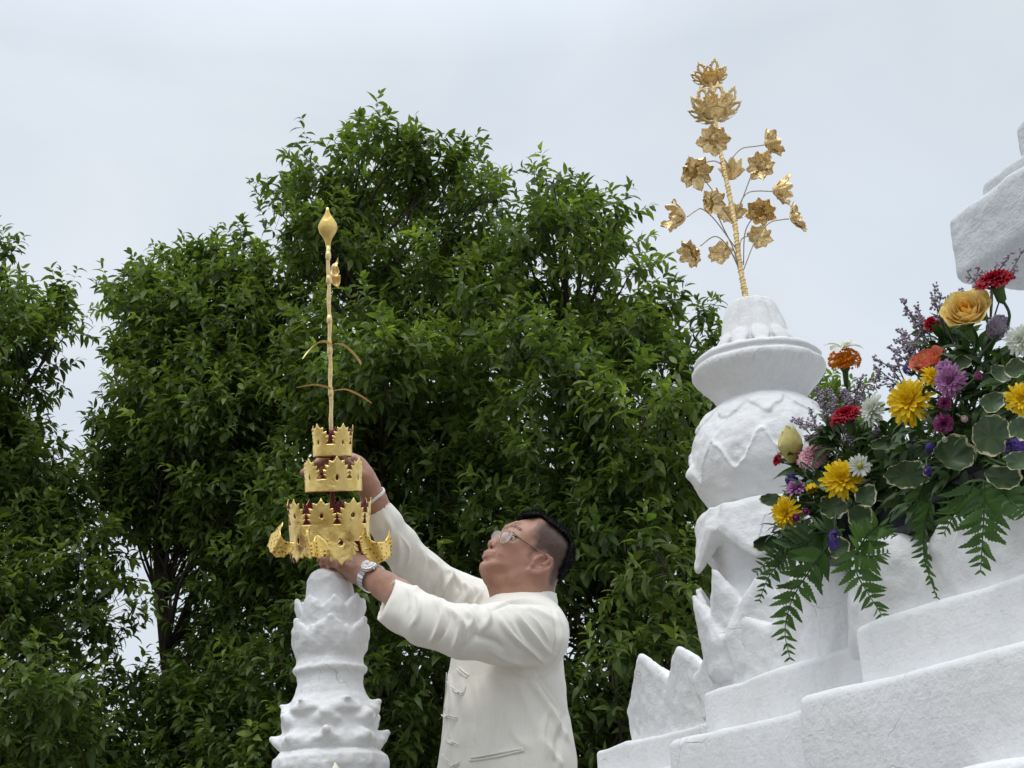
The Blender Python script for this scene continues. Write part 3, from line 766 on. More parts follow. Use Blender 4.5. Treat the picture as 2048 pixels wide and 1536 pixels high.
# body behind the flowers and the heavy moulding at the top right
mb = MB()
U0c = at(1896, 500, 2.45); uz0, uz1 = at(1903, 572, 2.45)[2], at(1903, 436, 2.45)[2]
base_c = np.array([A0[0], A0[1], 0]) - NDIR * .34 - EDIR * .34
slab(mb, base_c, 1.7, .8, ZA - .04, uz0 + .05, 11.0, r=.03)
slab(mb, base_c + NDIR * .13 + EDIR * .10, 1.8, 1.0, ZA - .045, ZA + .10, 13.0, r=.03)
mb.build('body', PLASTER_OLD, shrine)
S = SDF((U0c[0] - .1, U0c[1] - .95, uz0 - .06), (U0c[0] + .75, U0c[1] + .12, uz1 + .5), .0055)
def ubox(cor, back, inner, zb, zt, rnd, k=.0):
    c = np.array([cor[0], cor[1], 0]) - EDIR * back / 2 - NDIR * inner / 2 + ZD * (zb + zt) / 2
    S.box(c, RB, (back / 2, inner / 2, (zt - zb) / 2), rnd, k)
ubox(U0c, 1.1, .75, uz0, uz1, .024)
q2 = plane_pt(U0c, .05, 1962, 408); q3 = plane_pt(U0c, .075, 2035, 300)
ubox(q2, 1.0, .65, uz1 - .08, uz1 + .052, .016, .006)
ubox(q3, .9, .6, uz1 - .04, plane_pt(U0c, .075, 2042, 242)[2], .014, .006)
S.noise(.0025, 9, 2.2); S.noise(.0022, 34, 7.7); S.noise(.0016, 80, 5.7)
V, F = S.mesh(1); mk('cornice', V, F, PLASTER_OLD, shrine)
tr = mk('terrace', *(lambda m: (m.v, m.f))((lambda m: (slab(m, (-2.2, 4.6), 3.0, -6.0, 0, .8, 20.0, step=.4), m)[1])(MB())), PLASTER); tag(tr, kind='structure')

# ---- the urn on the corner of the shrine
UX, UY = axis_at(1520, 760, 2.72)
urn = thing('lotus_urn', 'white plastered urn with a flared rim and petal cap, holding up the golden flower stem', 'urn', (UX, UY, ZA))
zr = lambda r_: zrow(UX, UY, r_); _s = ppm((UX, UY, 2.3))
def ring_petals(S, n, off, z0, z1, r0, r1, wd, th, **kw):
    for i in range(n): petal_sdf(S, UX, UY, 2 * PI * i / n + off, z0, z1, r0, r1, wd, th, **kw)
# cap: ribbed bud sitting in a ring of turned-down petals
prof = axis_prof(UX, UY, [(603, 22), (605, 37), (610, 45), (622, 51), (643, 58), (665, 64), (690, 69), (715, 72), (735, 73)])
S = SDF((UX - .11, UY - .11, prof[0][1] - .01), (UX + .11, UY + .11, prof[-1][1] + .02), .0026)
S.revolve(UX, UY, prof)
g = [S.lo[i] + S.h * np.arange(S.n[i]) for i in range(3)]
XX, YY, ZZ = np.meshgrid(*g, indexing='ij'); ang = np.arctan2(YY - UY, XX - UX)
S.D -= (.0075 * (np.abs(np.cos(ang * 5 + .6 + .25 * np.sin(ang * 3))) ** .6 - .7) * np.clip((zr(603) - ZZ) / .012, 0, 1)).astype(np.float32)
for i in range(11):
    a = 2 * PI * i / 11 + .12; d = np.array([math.cos(a), math.sin(a), 0]); c = np.array([UX, UY, 0]); t = np.array([-d[1], d[0], 0])
    ax = nrm(ZD - d * .55); out = np.cross(t, ax)
    S.ell(c + d * 73 / _s + (0, 0, zr(690)), np.stack([t, ax, out], 1), (.0195, .028, .0075), .002)
    S.ell(c + d * 82 / _s + (0, 0, zr(706)), np.stack([t, nrm(ZD - d * 1.2), nrm(np.cross(t, ZD - d * 1.2))], 1), (.015, .014, .005), .003)
S.noise(.0012, 50, 1.1); S.noise(.002, 18, 2.1)
V, F = S.mesh(1); mk('cap', V, F, PLASTER, urn)
prof = axis_prof(UX, UY, [(716, 60), (717, 106), (719, 123), (724, 128), (729, 128), (733, 122), (736, 124), (740, 133), (748, 134), (758, 128), (774, 113), (790, 98), (806, 88), (822, 84), (840, 86)])
S = SDF((UX - .16, UY - .16, prof[0][1] - .01), (UX + .16, UY + .16, prof[-1][1] + .02), .003)
S.revolve(UX, UY, prof)
g = [S.lo[i] + S.h * np.arange(S.n[i]) for i in range(3)]
XX, YY, ZZ = np.meshgrid(*g, indexing='ij'); ang = np.arctan2(YY - UY, XX - UX)
m_ = (np.abs(S.D) < .015) & (ZZ < zr(742)); S.D[m_] += .0011 * np.sin(ang[m_] * 64 + 2 * vnoise(ang[m_] * 3, ZZ[m_] * 0, ZZ[m_] * 0)) * (1 + .8 * vnoise(ang[m_] * 6, ZZ[m_] * 8, ZZ[m_] * 0))
S.noise(.003, 14, 5.1); S.noise(.0012, 60, 5.5)
V, F = S.mesh(1); mk('rim', V, F, PLASTER, urn)
# bulb with a toothed collar above and a belt of petals below
prof = axis_prof(UX, UY, [(808, 84), (822, 98), (840, 119), (862, 136), (888, 147), (915, 152), (940, 151), (965, 144), (990, 131), (1015, 112), (1045, 92)])
S = SDF((UX - .20, UY - .20, prof[0][1] - .01), (UX + .20, UY + .20, prof[-1][1] + .02), .003)
S.revolve(UX, UY, prof)
pr_ = np.array(prof); rad_at = lambda z: np.interp(z, pr_[:, 1], pr_[:, 0])
g = [S.lo[i] + S.h * np.arange(S.n[i]) for i in range(3)]
XX, YY, ZZ = np.meshgrid(*g, indexing='ij'); ang = np.arctan2(YY - UY, XX - UX)
def tooth(n, off, z_top, z_tip, up):
    """height of a zigzag petal edge round the bulb"""
    u = np.abs(((ang * n / (2 * PI) + off) % 1) - .5) * 2; u = u ** 1.2 + .07 * np.sin(u * 9 + ang * 5) + .10 * vnoise(ang * 14, ang * 0 + 3.3, ang * 0)
    return z_top + (z_tip - z_top) * (1 - u)
e1 = tooth(10, .2, zr(832), zr(868), 0); mk1 = np.clip((ZZ - e1) / .006, 0, 1) * np.clip((zr(815) - ZZ) / .01 + 1, 0, 1)
e2 = tooth(9, .1, zr(965), zr(898), 1); mk2 = np.clip((e2 - ZZ) / .006, 0, 1)
edge2 = np.exp(-((e2 - ZZ - .004) / .006) ** 2)
S.D -= (.0055 * mk1 + .0045 * mk2 + .0045 * edge2).astype(np.float32) * (np.abs(S.D) < .03)
d = np.array([-1., -.12, 0]); S.cone(np.array([UX, UY, zr(965)]) + d * rad_at(zr(965)) * .95, np.array([UX, UY, zr(948)]) + d * (rad_at(zr(948)) + .014), .02, .008, .02)
S.noise(.0022, 38, 6.1); S.noise(.0045, 12, 6.6); S.noise(.0016, 75, 6.9)
V, F = S.mesh(1); mk('bulb', V, F, PLASTER, urn)
# pedestal: drooping petals over a waist over upright petals
prof = axis_prof(UX, UY, [(1018, 100), (1028, 140), (1043, 152), (1062, 153), (1080, 148), (1100, 136), (1125, 122), (1150, 113), (1172, 116), (1200, 130), (1230, 146), (1270, 154), (1310, 155), (1345, 155)])
S = SDF((UX - .27, UY - .27, prof[0][1] - .02), (UX + .27, UY + .27, prof[-1][1] + .02), .0038)
S.revolve(UX, UY, prof)
for i in range(6):
    a = 2 * PI * i / 6 + PI + .06; d = np.array([math.cos(a), math.sin(a), 0]); c = np.array([UX, UY, 0]); t = np.array([-d[1], d[0], 0])
    dn = nrm(-ZD + d * .10); plate(S, c + d * 140 / _s + ZD * zr(1044), t, dn, np.cross(t, dn) if np.cross(t, dn) @ d > 0 else -np.cross(t, dn), .078, zr(1044) - zr(1143), .030, .012, .6, .012, .3)
    for aa, top, wd, ro in ((a, 1180, .082, 0), (a + PI / 6, 1150, .07, -8)):
        dd = np.array([math.cos(aa), math.sin(aa), 0]); tt = np.array([-dd[1], dd[0], 0]); up = nrm(ZD + dd * .10); oo = np.cross(tt, up); oo = oo if oo @ dd > 0 else -oo
        plate(S, c + dd * (146 + ro) / _s + ZD * zr(1330), tt, up, oo, wd, zr(top) - zr(1330), .032, .010, .5, .010, .3)
S.noise(.0022, 36, 9.1); S.noise(.003, 13, 9.6); S.noise(.0018, 75, 9.9)
V, F = S.mesh(1); mk('pedestal', V, F, PLASTER, urn)
# small pale bud lying at the foot of the frame, against the pillar
P = at(672, 1531, 2.86)
pb = thing('flower_bud', 'pale cream pointed bud at the bottom edge, in front of the pillar', 'flower bud', P - (0, 0, .05))
mb = MB(); mb.add(*tube([P - (0, 0, .12), P - (0, 0, .03)], [.004, .005], 8)); mb.build('stem', TWIG, pb)
CREAM = plain('cream_petal', (0.80, 0.76, 0.60), 0.6, 0.1, 60, 0.1)
mb = MB(); mb.add(*tube([P - (0, 0, .035), P - (0, 0, .02), P - (.001, 0, .006), P + (-.002, 0, .006)], [.006, .012, .008, .001], 10)); mb.build('petals', CREAM, pb)
# ------------------------------------------------------------------ gilded work
def resample(pts, step, closed=True):
    pts = np.asarray(pts, float); out = []; n = len(pts)
    for i in range(n if closed else n - 1):
        a, b = pts[i], pts[(i + 1) % n]; k = max(1, int(np.ceil(np.linalg.norm(b - a) / step)))
        out += [a + (b - a) * j / k for j in range(k)]
    return np.array(out)
def sheet2d(outer, holes, step):
    """triangulated flat sheet with holes -> points, triangles"""
    rings = [resample(outer, step)] + [resample(h, step * .6) for h in holes]
    P = []; E = []
    for r_ in rings:
        n0 = len(P); P += [tuple(p) for p in r_]; E += [(n0 + i, n0 + (i + 1) % len(r_)) for i in range(len(r_))]
    lo, hi = rings[0].min(0), rings[0].max(0)
    gx, gy = np.meshgrid(np.arange(lo[0], hi[0], step), np.arange(lo[1], hi[1], step * .87)); gx[1::2] += step / 2
    G = np.stack([gx.ravel(), gy.ravel()], 1)
    def inside(Q, m):
        k = poly_sd(Q, rings[0]) < -m
        for h in rings[1:]: k &= poly_sd(Q, h) > m
        return k
    G = G[inside(G, step * .45)]; P += [tuple(p) for p in G]
    r_ = delaunay_2d_cdt([Vector(p) for p in P], E, [], 0, 1e-7)
    V = np.array([tuple(v) for v in r_[0]]); T = np.array([f for f in r_[2] if len(f) == 3])
    T = T[inside(V[T].mean(1), 0)]
    return V, T
def solid_sheet(mb, V3, T, N, th, m_out=0, m_in=1):
    """two skins th apart (outside skin keeps V3) plus the cut edge"""
    n = len(V3); mb.add(np.vstack([V3, V3 - N * th]), [tuple(t) for t in T], m_out)
    n0 = len(mb.v) - 2 * n
    mb.f += [[n0 + n + t[2], n0 + n + t[1], n0 + n + t[0]] for t in T]; mb.m += [m_in] * len(T)
    ed = {}
    for t in T:
        for i in range(3):
            a, b = int(t[i]), int(t[(i + 1) % 3]); ed[(a, b)] = ed.get((a, b), 0) + 1
    for (a, b) in ed:
        if (b, a) not in ed: mb.f.append([n0 + b, n0 + a, n0 + n + a, n0 + n + b]); mb.m.append(m_out)
def leaf_side(w, h, nt, sharp=1.0, belly=.35, rng=random):
    """one edge of a serrated pointed leaf, from the base up to the tip (x grows outward)"""
    def env(s):
        q = max(0, (s - belly) / (1 - belly)); return .5 * w * (.80 + .20 * math.sin(min(1, s / belly) * PI / 2)) * (1 - q) ** .72 * (1 + .22 * q)
    P = [(env(0), 0)]
    for i in range(nt):
        s0, s1 = i / (nt + .6), (i + 1) / (nt + .6); sm = s0 + (s1 - s0) * .80; j = rng.uniform(.85, 1.15)
        P.append((env(s0 + .40 * (s1 - s0)) * 1.04, (s0 + .40 * (s1 - s0)) * h))
        P.append((env(sm) + .075 * w * sharp * j, sm * h + .085 * h * sharp * j))
        P.append((env(s1) * .84, s1 * h * .985))
    P.append((env(.93) * .8, .93 * h)); P.append((0, h * 1.12)); return P
def leaf_poly(cx, cy, w, h, nt, up=1, **kw):
    R_ = leaf_side(w, h, nt, **kw); L_ = leaf_side(w, h, nt, **kw)
    return [(cx - x, cy + up * y) for x, y in L_] + [(cx + x, cy + up * y) for x, y in reversed(R_[:-1])]
def drop_hole(cx, cy, w, h): return [(cx + w * math.sin(a) * (1 - .35 * (math.cos(a) > 0) * math.cos(a)), cy + h * math.cos(a)) for a in np.linspace(0, 2 * PI, 12, endpoint=False)]

ROD0 = at(668, 1140, 3.05); ROD1 = at(655, 428, 2.84)
RAX = nrm(ROD1 - ROD0); RX = nrm(CR - RAX * (CR @ RAX)); RY = np.cross(RAX, RX)     # RY points away from the camera
def rodpt(row):
    t = np.linspace(-.05, 1.1, 500); P = ROD0 + (ROD1 - ROD0) * t[:, None]; return ROD0 + (ROD1 - ROD0) * np.interp(-row, -project(P)[:, 1], t)
spire = thing('golden_spire', 'gilded rod with pointed bud and three serrated crowns, held by the man', 'spire finial', ROD0)
mb = MB(); P = [ROD0 - RAX * .03] + [rodpt(r_) for r_ in (1100, 1000, 900, 860)] ; mb.add(*tube(spline(P, 4), .0052, 10)); mb.build('shaft', RED_LACQUER, spire)
mb = MB(); P = [rodpt(r_) for r_ in np.linspace(905, 492, 26)]
P = [p + RX * .0010 * math.sin(i * 1.3) for i, p in enumerate(P)]
mb.add(*tube(P, [.0046 + .0006 * math.sin(i * 2.1) for i in range(26)], 10))
for r_ in (702, 786, 560, 512, 640): 
    c = rodpt(r_); mb.add(*tube([c - RAX * .010, c - RAX * .004, c + RAX * .004, c + RAX * .012], [.0045, .0064, .0062, .0045], 10))
mb.build('rod', GOLD_ROD, spire)
# pointed bud
s_ = ppm(rodpt(460)); bp = [(494, 4.5), (484, 6), (476, 9), (466, 15.5), (456, 18.3), (449, 17.6), (441, 13.5), (434, 9), (428, 5.6), (421, 3.4), (415, 2.4)]
V = []; Fq = []; n = 16
for r_, hw in bp:
    c = rodpt(r_)
    for k in range(n):
        a = 2 * PI * k / n; q = 1 + .06 * math.cos(2 * a) ** 8 * (hw > 8); V.append(c + hw / s_ * q * (math.cos(a) * RX + .42 * math.sin(a) * RY))
for i in range(len(bp) - 1):
    for k in range(n): Fq.append((i * n + k, i * n + (k + 1) % n, (i + 1) * n + (k + 1) % n, (i + 1) * n + k))
Fq.append(tuple(range((len(bp) - 1) * n, len(bp) * n))); mb = MB(); mb.add(V, Fq); mb.build('bud', GOLD_LEAF, spire)
def flat_piece(name, outline, Y, bend, parent, mats, step=3.0, th=.0009, holes=()):
    """sheet-metal piece with the given outline, bent out of its plane by bend(x, y) metres towards the viewer's side"""
    o = np.array(outline, float); V2, T = sheet2d(o, holes, step)
    c = at(*o.mean(0), Y); s_ = ppm(c); ctr = o.mean(0)
    X = CR; Yv = nrm(np.array([0, -.12, 1.0])); Nn = nrm(np.cross(X, Yv))                 # Nn towards -Y (camera side)
    d = V2 - ctr; B = np.array([bend(x, y) for x, y in d])
    V3 = c + (d[:, :1] / s_) * X - (d[:, 1:] / s_) * Yv + B[:, None] * Nn
    T = T[:, ::-1]; mb = MB(); nn = np.zeros_like(V3); fn = np.cross(V3[T[:, 1]] - V3[T[:, 0]], V3[T[:, 2]] - V3[T[:, 0]])
    for k in range(3): np.add.at(nn, T[:, k], fn)
    nn /= np.linalg.norm(nn, axis=1)[:, None] + 1e-12
    if (nn @ Nn).mean() < 0: T = T[:, ::-1]; nn = -nn
    solid_sheet(mb, V3, T, nn, th); return mb.build(name, mats, parent)
flat_piece('leaf', [(664, 556), (664, 540), (668, 528), (674, 518), (677, 515), (675, 530), (679, 545), (676, 549), (682, 556), (680, 568), (676, 580), (670, 574), (663, 570)], 2.93, lambda x, y: .004 * math.sin(y * .3) + .0002 * x * x, spire, [GOLD_ROD, GOLD_ROD], 2.5)
def strip(pts, w, dY, tip=.3):
    c = spline([at(x, y, rodpt(pts[0][1])[1] + dY * i / (len(pts) - 1)) for i, (x, y) in enumerate(pts)], 6); V = []; Fq = []
    n = len(c)
    for i, p in enumerate(c):
        t = nrm(c[min(i + 1, n - 1)] - c[max(i - 1, 0)]); sd = nrm(np.cross(t, ZD)); up = np.cross(sd, t)
        ww = w * (.35 + .65 * math.sin(PI * min(1, .12 + .9 * i / (n - 1))))
        V += [p - sd * ww + up * ww * .25, p - up * ww * .1, p + sd * ww + up * ww * .25]
    for i in range(n - 1):
        for k in (0, 1): Fq.append((3 * i + k, 3 * i + k + 1, 3 * i + 4 + k, 3 * i + 3 + k))
    V = np.array(V); mb = MB(); mb.add(V, Fq); mb.add(V - (0, 0, .0008), [f[::-1] for f in Fq]); return mb.build('leaf', GOLD_ROD, spire)
strip([(664, 692), (652, 684), (636, 686), (618, 702), (606, 717)], .007, -.05); strip([(668, 688), (684, 689), (702, 702), (716, 718), (722, 729)], .005, .05)
strip([(665, 780), (652, 774), (630, 770), (610, 772), (593, 775)], .006, -.04); strip([(668, 781), (690, 779), (710, 786), (728, 796), (743, 806)], .005, .05)
# the three crowns
def crown(name, row, Rpx, top_leaves, band, drops, flare, parent, dx=0.0, wob=.03, seed=1):
    """row: picture row of the band's foot; band: height; top_leaves/drops: (angle deg, width px, height px, teeth, hole) standing on / hanging from the band"""
    rng = random.Random(seed); C0 = rodpt(row) + RX * dx; s_ = ppm(C0); Rm = Rpx / s_
    half = PI * Rpx; out = []; holes = []
    top = sorted(top_leaves); low = sorted(drops, reverse=True)
    out.append((-half, band))
    for th, w, h, nt, hole in top:
        lp = leaf_poly(math.radians(th) * Rpx, band, w, h, nt, 1, rng=rng); out += lp
        if hole: holes.append(drop_hole(math.radians(th) * Rpx, band + hole[0], hole[1], hole[2]))
    out.append((half, band)); out.append((half, 0))
    for th, w, h, nt, hole in low:
        lp = leaf_poly(math.radians(th) * Rpx, 0, w, h, nt, -1, rng=rng); out += lp[::-1]
        if hole: holes.append(drop_hole(math.radians(th) * Rpx, hole[0], hole[1], hole[2]))
    out.append((-half, 0))
    V2, T = sheet2d(out, holes, 3.2)
    a = V2[:, 0] / Rpx; v = V2[:, 1]
    k = np.clip((v - band) / 45, 0, 1); kd = np.clip(-v / 55, 0, 1)
    dent = wob * (np.sin(a * 3 + seed) * .5 + np.sin(a * 5 + 2 * seed) * .35) * (.5 + .5 * np.clip(v / 30, 0, 1))
    crease = .009 * np.sin(V2[:, 0] * .19 + seed) * np.sin(v * .11 + seed)
    rr = Rm * (1 + dent + crease + flare * k ** 1.3 + .10 * kd)
    V3 = C0 + (np.sin(a) * rr)[:, None] * RX - (np.cos(a) * rr)[:, None] * RY + (v / s_)[:, None] * RAX
    N = np.sin(a)[:, None] * RX - np.cos(a)[:, None] * RY
    fn = np.cross(V3[T[:, 1]] - V3[T[:, 0]], V3[T[:, 2]] - V3[T[:, 0]])
    if (fn * N[T[:, 0]]).sum() < 0: T = T[:, ::-1]
    mb = MB(); solid_sheet(mb, V3, T, N, .0012)
    # rim wire along the foot
    o = mb.build(name, [GOLD_LEAF, RED_LACQUER], parent, smooth=True)
    sp = MB()
    for q in (0, 2, 4):          # thin struts that carry the crown on the rod
        aa = q * PI / 3 + .5; p1 = C0 + (math.sin(aa) * RX - math.cos(aa) * RY) * Rm * .98 + RAX * band * .4 / s_; sp.add(*tube([C0 + RAX * band * .2 / s_, p1], .0018, 6))
    sp.build('strut', RED_LACQUER, o)
    return o
crown('crown_tier', 914, 39, [(-108, 40, 36, 4, 0), (-36, 42, 37, 4, (4, 2.2, 5)), (41, 42, 37, 4, (3, 2, 5)), (108, 40, 36, 4, 0), (178, 38, 36, 4, 0)], 24, [], .10, spire, seed=3, dx=.001)
crown('crown_tier', 984, 57, [(-168, 46, 38, 4, 0), (-110, 46, 36, 4, 0), (-49, 48, 38, 4, (3, 2.3, 6)), (14, 50, 40, 4, (3, 3.2, 6.5)), (66, 46, 38, 4, (2, 2.3, 6)), (126, 46, 38, 4, 0)], 25, [], .07, spire, seed=7, dx=.003)
crown('crown_tier', 1082, 80, [(a, 54, 46, 4, (17, 4.0, 5.5)) for a in (-141, -95, -50, -5, 39, 84, 129, 174)], 34,
      [(21, 66, 42, 4, (-2, 5.5, 7)), (-44, 56, 34, 4, (4, 3.5, 7)), (-112, 60, 38, 4, 0), (88, 56, 34, 4, 0), (155, 60, 38, 4, 0)], .06, spire, seed=5, dx=-.006, wob=.06)
fold = lambda ax_, k: (lambda x, y: k * abs(x * ax_[0] + y * ax_[1]) - .0004 * y)
CURL = [GOLD_CURL, RED_LACQUER]
flat_piece('curled_leaf', [(568, 1045), (562, 1050), (556, 1054), (550, 1062), (540, 1067), (537, 1076), (535, 1083), (531, 1091), (537, 1096), (540, 1104), (546, 1108), (551, 1116), (560, 1114), (568, 1116), (575, 1110), (583, 1107), (591, 1098), (590, 1087), (575, 1085), (566, 1076), (563, 1063), (568, 1054)], 2.97, lambda x, y: .022 * math.exp(-((x + y * .6) / 14) ** 2) + .0006 * x, spire, CURL)
flat_piece('curled_leaf', [(733, 1054), (728, 1064), (720, 1077), (722, 1090), (725, 1106), (731, 1114), (739, 1124), (748, 1124), (755, 1130), (763, 1125), (772, 1123), (777, 1116), (784, 1110), (781, 1097), (784, 1085), (782, 1075), (779, 1060), (775, 1072), (770, 1083), (755, 1088), (743, 1082), (736, 1070)], 2.92, lambda x, y: .026 * math.exp(-((x - y * .35 - 4) / 13) ** 2) - .0004 * x, spire, CURL)
flat_piece('curled_leaf', [(622, 1052), (616, 1066), (611, 1080), (610, 1096), (607, 1113), (614, 1115), (622, 1120), (631, 1115), (640, 1117), (648, 1112), (654, 1112), (655, 1105), (660, 1099), (657, 1092), (654, 1084), (640, 1072), (631, 1067), (629, 1082), (624, 1088), (622, 1076)], 2.90, lambda x, y: .024 * math.exp(-((x + 10 - y * .25) / 9) ** 2), spire, CURL)
flat_piece('curled_leaf', [(688, 1040), (700, 1052), (706, 1070), (702, 1090), (690, 1096), (676, 1090), (668, 1072), (674, 1052)], 3.18, lambda x, y: .01 * math.exp(-(x / 10) ** 2), spire, CURL)

# ---- golden flower stem on the urn
SY = UY
stem_px = [(1494, 614), (1490, 585), (1478, 520), (1470, 450), (1456, 375), (1444, 318), (1432, 245), (1424, 190), (1420, 140)]
SP = spline([at(x, y, SY) for x, y in stem_px], 10); sps = ppm(SP[20])
spray = thing('golden_flower_stem', 'weathered gold stem with many wired metal flowers rising from the urn cap against the sky', 'metal flowers', SP[0])
mb = MB(); nseg = len(SP); rad = [(5.6 - 2.4 * i / nseg) / sps * (1 + .13 * math.sin(i * 2.4) + .05 * math.sin(i * .7)) for i in range(nseg)]
mb.add(*tube(SP, rad, 10))
for i in range(4, nseg - 22, 1):
    t = nrm(SP[i + 1] - SP[i]); B = frame_z(t); q = [SP[i] + rad[i] * 1.08 * (math.cos(a) * B[:, 0] + math.sin(a) * B[:, 1]) + t * .004 * a / PI for a in np.linspace(0, 2 * PI, 9)]
    mb.add(*tube(q, .0011, 5))
mb.build('stem', GOLD_OLD, spray)
def ruffled_petal(L, wd, cup, rng, r0=.22, ns=9, nt=9, jag=.16):
    """petal along +x in the z-up frame"""
    V = []; Fq = []; ph = rng.uniform(0, 6)
    for i in range(ns):
        s = i / (ns - 1); x = r0 + (1 - r0) * s
        w_ = wd * (.34 + .66 * math.sin(PI * min(1, .10 + .62 * s)) ** .9) * (1 - .42 * max(0, s - .78) / .22) * (1 + jag * (1 if i % 2 else -1) * (i > 1))
        for j in range(nt):
            t = -1 + 2 * j / (nt - 1); z = cup * s ** 1.5 + .09 * abs(t) ** 1.5 * (1 - s * .5) + .045 * math.cos(t * 7 + ph) * s + .03 * math.sin(s * 14 + ph) * (1 - abs(t)) + rng.uniform(-.012, .012)
            xx = x + (-.10 * abs(t) ** 2 + .06 * (1 - abs(t)) + .05 * math.cos(t * 9.4)) * (s > .85)
            V.append((L * xx, L * w_ * t, L * z))
    for i in range(ns - 1):
        for j in range(nt - 1): Fq.append((i * nt + j, (i + 1) * nt + j, (i + 1) * nt + j + 1, i * nt + j + 1))
    return np.array(V), Fq
def gold_flower(R, cup, seed):
    rng = random.Random(seed); mb = MB()
    for k in range(8):
        a = 2 * PI * k / 8 + rng.uniform(-.08, .08); V, Fq = ruffled_petal(R * rng.uniform(.92, 1.12), .315, cup * rng.uniform(.5, 1.6), rng)
        ca, sa = math.cos(a), math.sin(a); V = V @ np.array([[ca, sa, 0], [-sa, ca, 0], [0, 0, 1]])
        if k % 2: V = V + (0, 0, .12 * R)
        mb.add(V, Fq); mb.add(V - (0, 0, .0012), [f[::-1] for f in Fq])
    mb.add(*lathe([(.02 * R, -.10 * R), (.26 * R, -.05 * R), (.30 * R, .02 * R)], 14)); return mb
def gold_centre(R):
    mb = MB(); mb.add(*lathe([(.30 * R, 0), (.37 * R, .05 * R), (.38 * R, .10 * R), (.33 * R, .16 * R), (.18 * R, .20 * R), (.01, .21 * R)], 18)); return mb
fl_mesh = {}
def view_dir(right, up, cam): return nrm(CR * right + CU * up - CF * cam)
GF = [(1427, 279, 33, (-.1, -.25, 1), -.05, .35, 0), (1383, 345, 34, (.35, -.25, .9), -.06, .6, 1), (1464, 354, 28, (.05, .75, -.55), .05, .35, 2), (1524, 333, 31, (-.45, .0, .85), -.04, .5, 0),
      (1533, 288, 30, (.95, .35, -.15), .02, .45, 1), (1549, 381, 30, (.97, .1, -.2), .03, .5, 2), (1418, 407, 27, (.45, .05, .85), -.06, .7, 1), (1467, 432, 29, (-.1, .7, -.6), .06, .35, 0),
      (1519, 424, 30, (-.05, -.1, 1), -.05, .45, 2), (1517, 477, 28, (.35, .55, -.7), .03, .4, 0), (1583, 438, 31, (.85, .35, .1), .0, .9, 1), (1368, 436, 31, (-.97, .1, .15), -.02, .5, 2),
      (1391, 505, 29, (-.75, -.35, .45), -.03, .6, 1), (1442, 510, 28, (-.15, .6, -.7), .05, .4, 0)]
FPOS = []
for i, (x, y, rp, dv, dY, cup, kind) in enumerate(GF):
    P = at(x, y, SY + dY); FPOS.append(P); s_ = ppm(P); R = 1.0
    if kind not in fl_mesh:
        mb = gold_flower(.030, (.35, .55, .8)[kind], 60 + kind); fl_mesh[kind] = (mesh_data('flower', mb.v, mb.f, GOLD_OLD, True), (lambda m: mesh_data('flower_centre', m.v, m.f, GOLD_OLD, True))(gold_centre(.030)))
    o = link('flower', fl_mesh[kind][0], spray); B = frame_z(view_dir(*dv)); a = i * 1.3
    B = B @ np.array([[math.cos(a), -math.sin(a), 0], [math.sin(a), math.cos(a), 0], [0, 0, 1]])
    m = Matrix([[float(q) for q in r_] for r_ in B]).to_4x4(); sc = .97 * rp / s_ / .030
    o.matrix_local = Matrix.Translation(Vector((P - ORI[spray]).tolist())) @ m @ Matrix.Scale(sc, 4)
    c = link('flower_centre', fl_mesh[kind][1], o)
WR = [([(1441, 327), (1428, 322), (1410, 325)], 1), ([(1454, 330), (1466, 314), (1484, 297), (1508, 293), (1528, 290)], 4), ([(1448, 318), (1456, 330), (1461, 348)], 2), ([(1471, 435), (1486, 395), (1503, 351), (1516, 336)], 3),
      ([(1476, 418), (1484, 398), (1497, 385), (1517, 382), (1544, 383)], 5), ([(1466, 445), (1446, 415), (1425, 381), (1408, 359)], 1), ([(1477, 533), (1466, 496), (1445, 452), (1433, 425), (1424, 415)], 6), ([(1462, 440), (1440, 411), (1426, 408)], 6),
      ([(1474, 500), (1430, 440), (1404, 418), (1391, 422), (1374, 434)], 11), ([(1478, 538), (1460, 500), (1442, 478), (1425, 474), (1401, 492)], 12), ([(1478, 540), (1470, 515), (1456, 498), (1444, 502)], 13), ([(1481, 528), (1480, 490), (1487, 475), (1508, 472)], 9),
      ([(1487, 530), (1489, 472), (1499, 445), (1514, 430)], 8), ([(1487, 540), (1510, 483), (1537, 447), (1566, 439), (1578, 438)], 10)]
for pts, fi in WR:
    mb = MB(); n = len(pts); tY = FPOS[fi][1]
    mb.add(*tube(spline([at(x, y, SY + (tY - SY) * (k / (n - 1)) ** .8) for k, (x, y) in enumerate(pts)], 6), .0013, 6)); mb.build('wire_branch', WIRE, spray)
def openwork(L, w, rng, lean):
    """looped petal: a rim round an open drop-shaped eye, standing up from its foot"""
    out = leaf_poly(0, 0, w, L, 4, 1, rng=rng, sharp=.45, belly=.5); V2, T = sheet2d(out, [drop_hole(0, L * .52, w * .20, L * .26)], L * .10)
    s = V2[:, 1] / L
    V3 = np.stack([V2[:, 0], L * (s * math.cos(lean) + .10 * np.sin(s * PI)), L * (s * math.sin(lean) + .16 * s ** 2)], 1) + np.array([rng.uniform(-1, 1) * 0 for _ in V2])[:, None]
    return V3, T
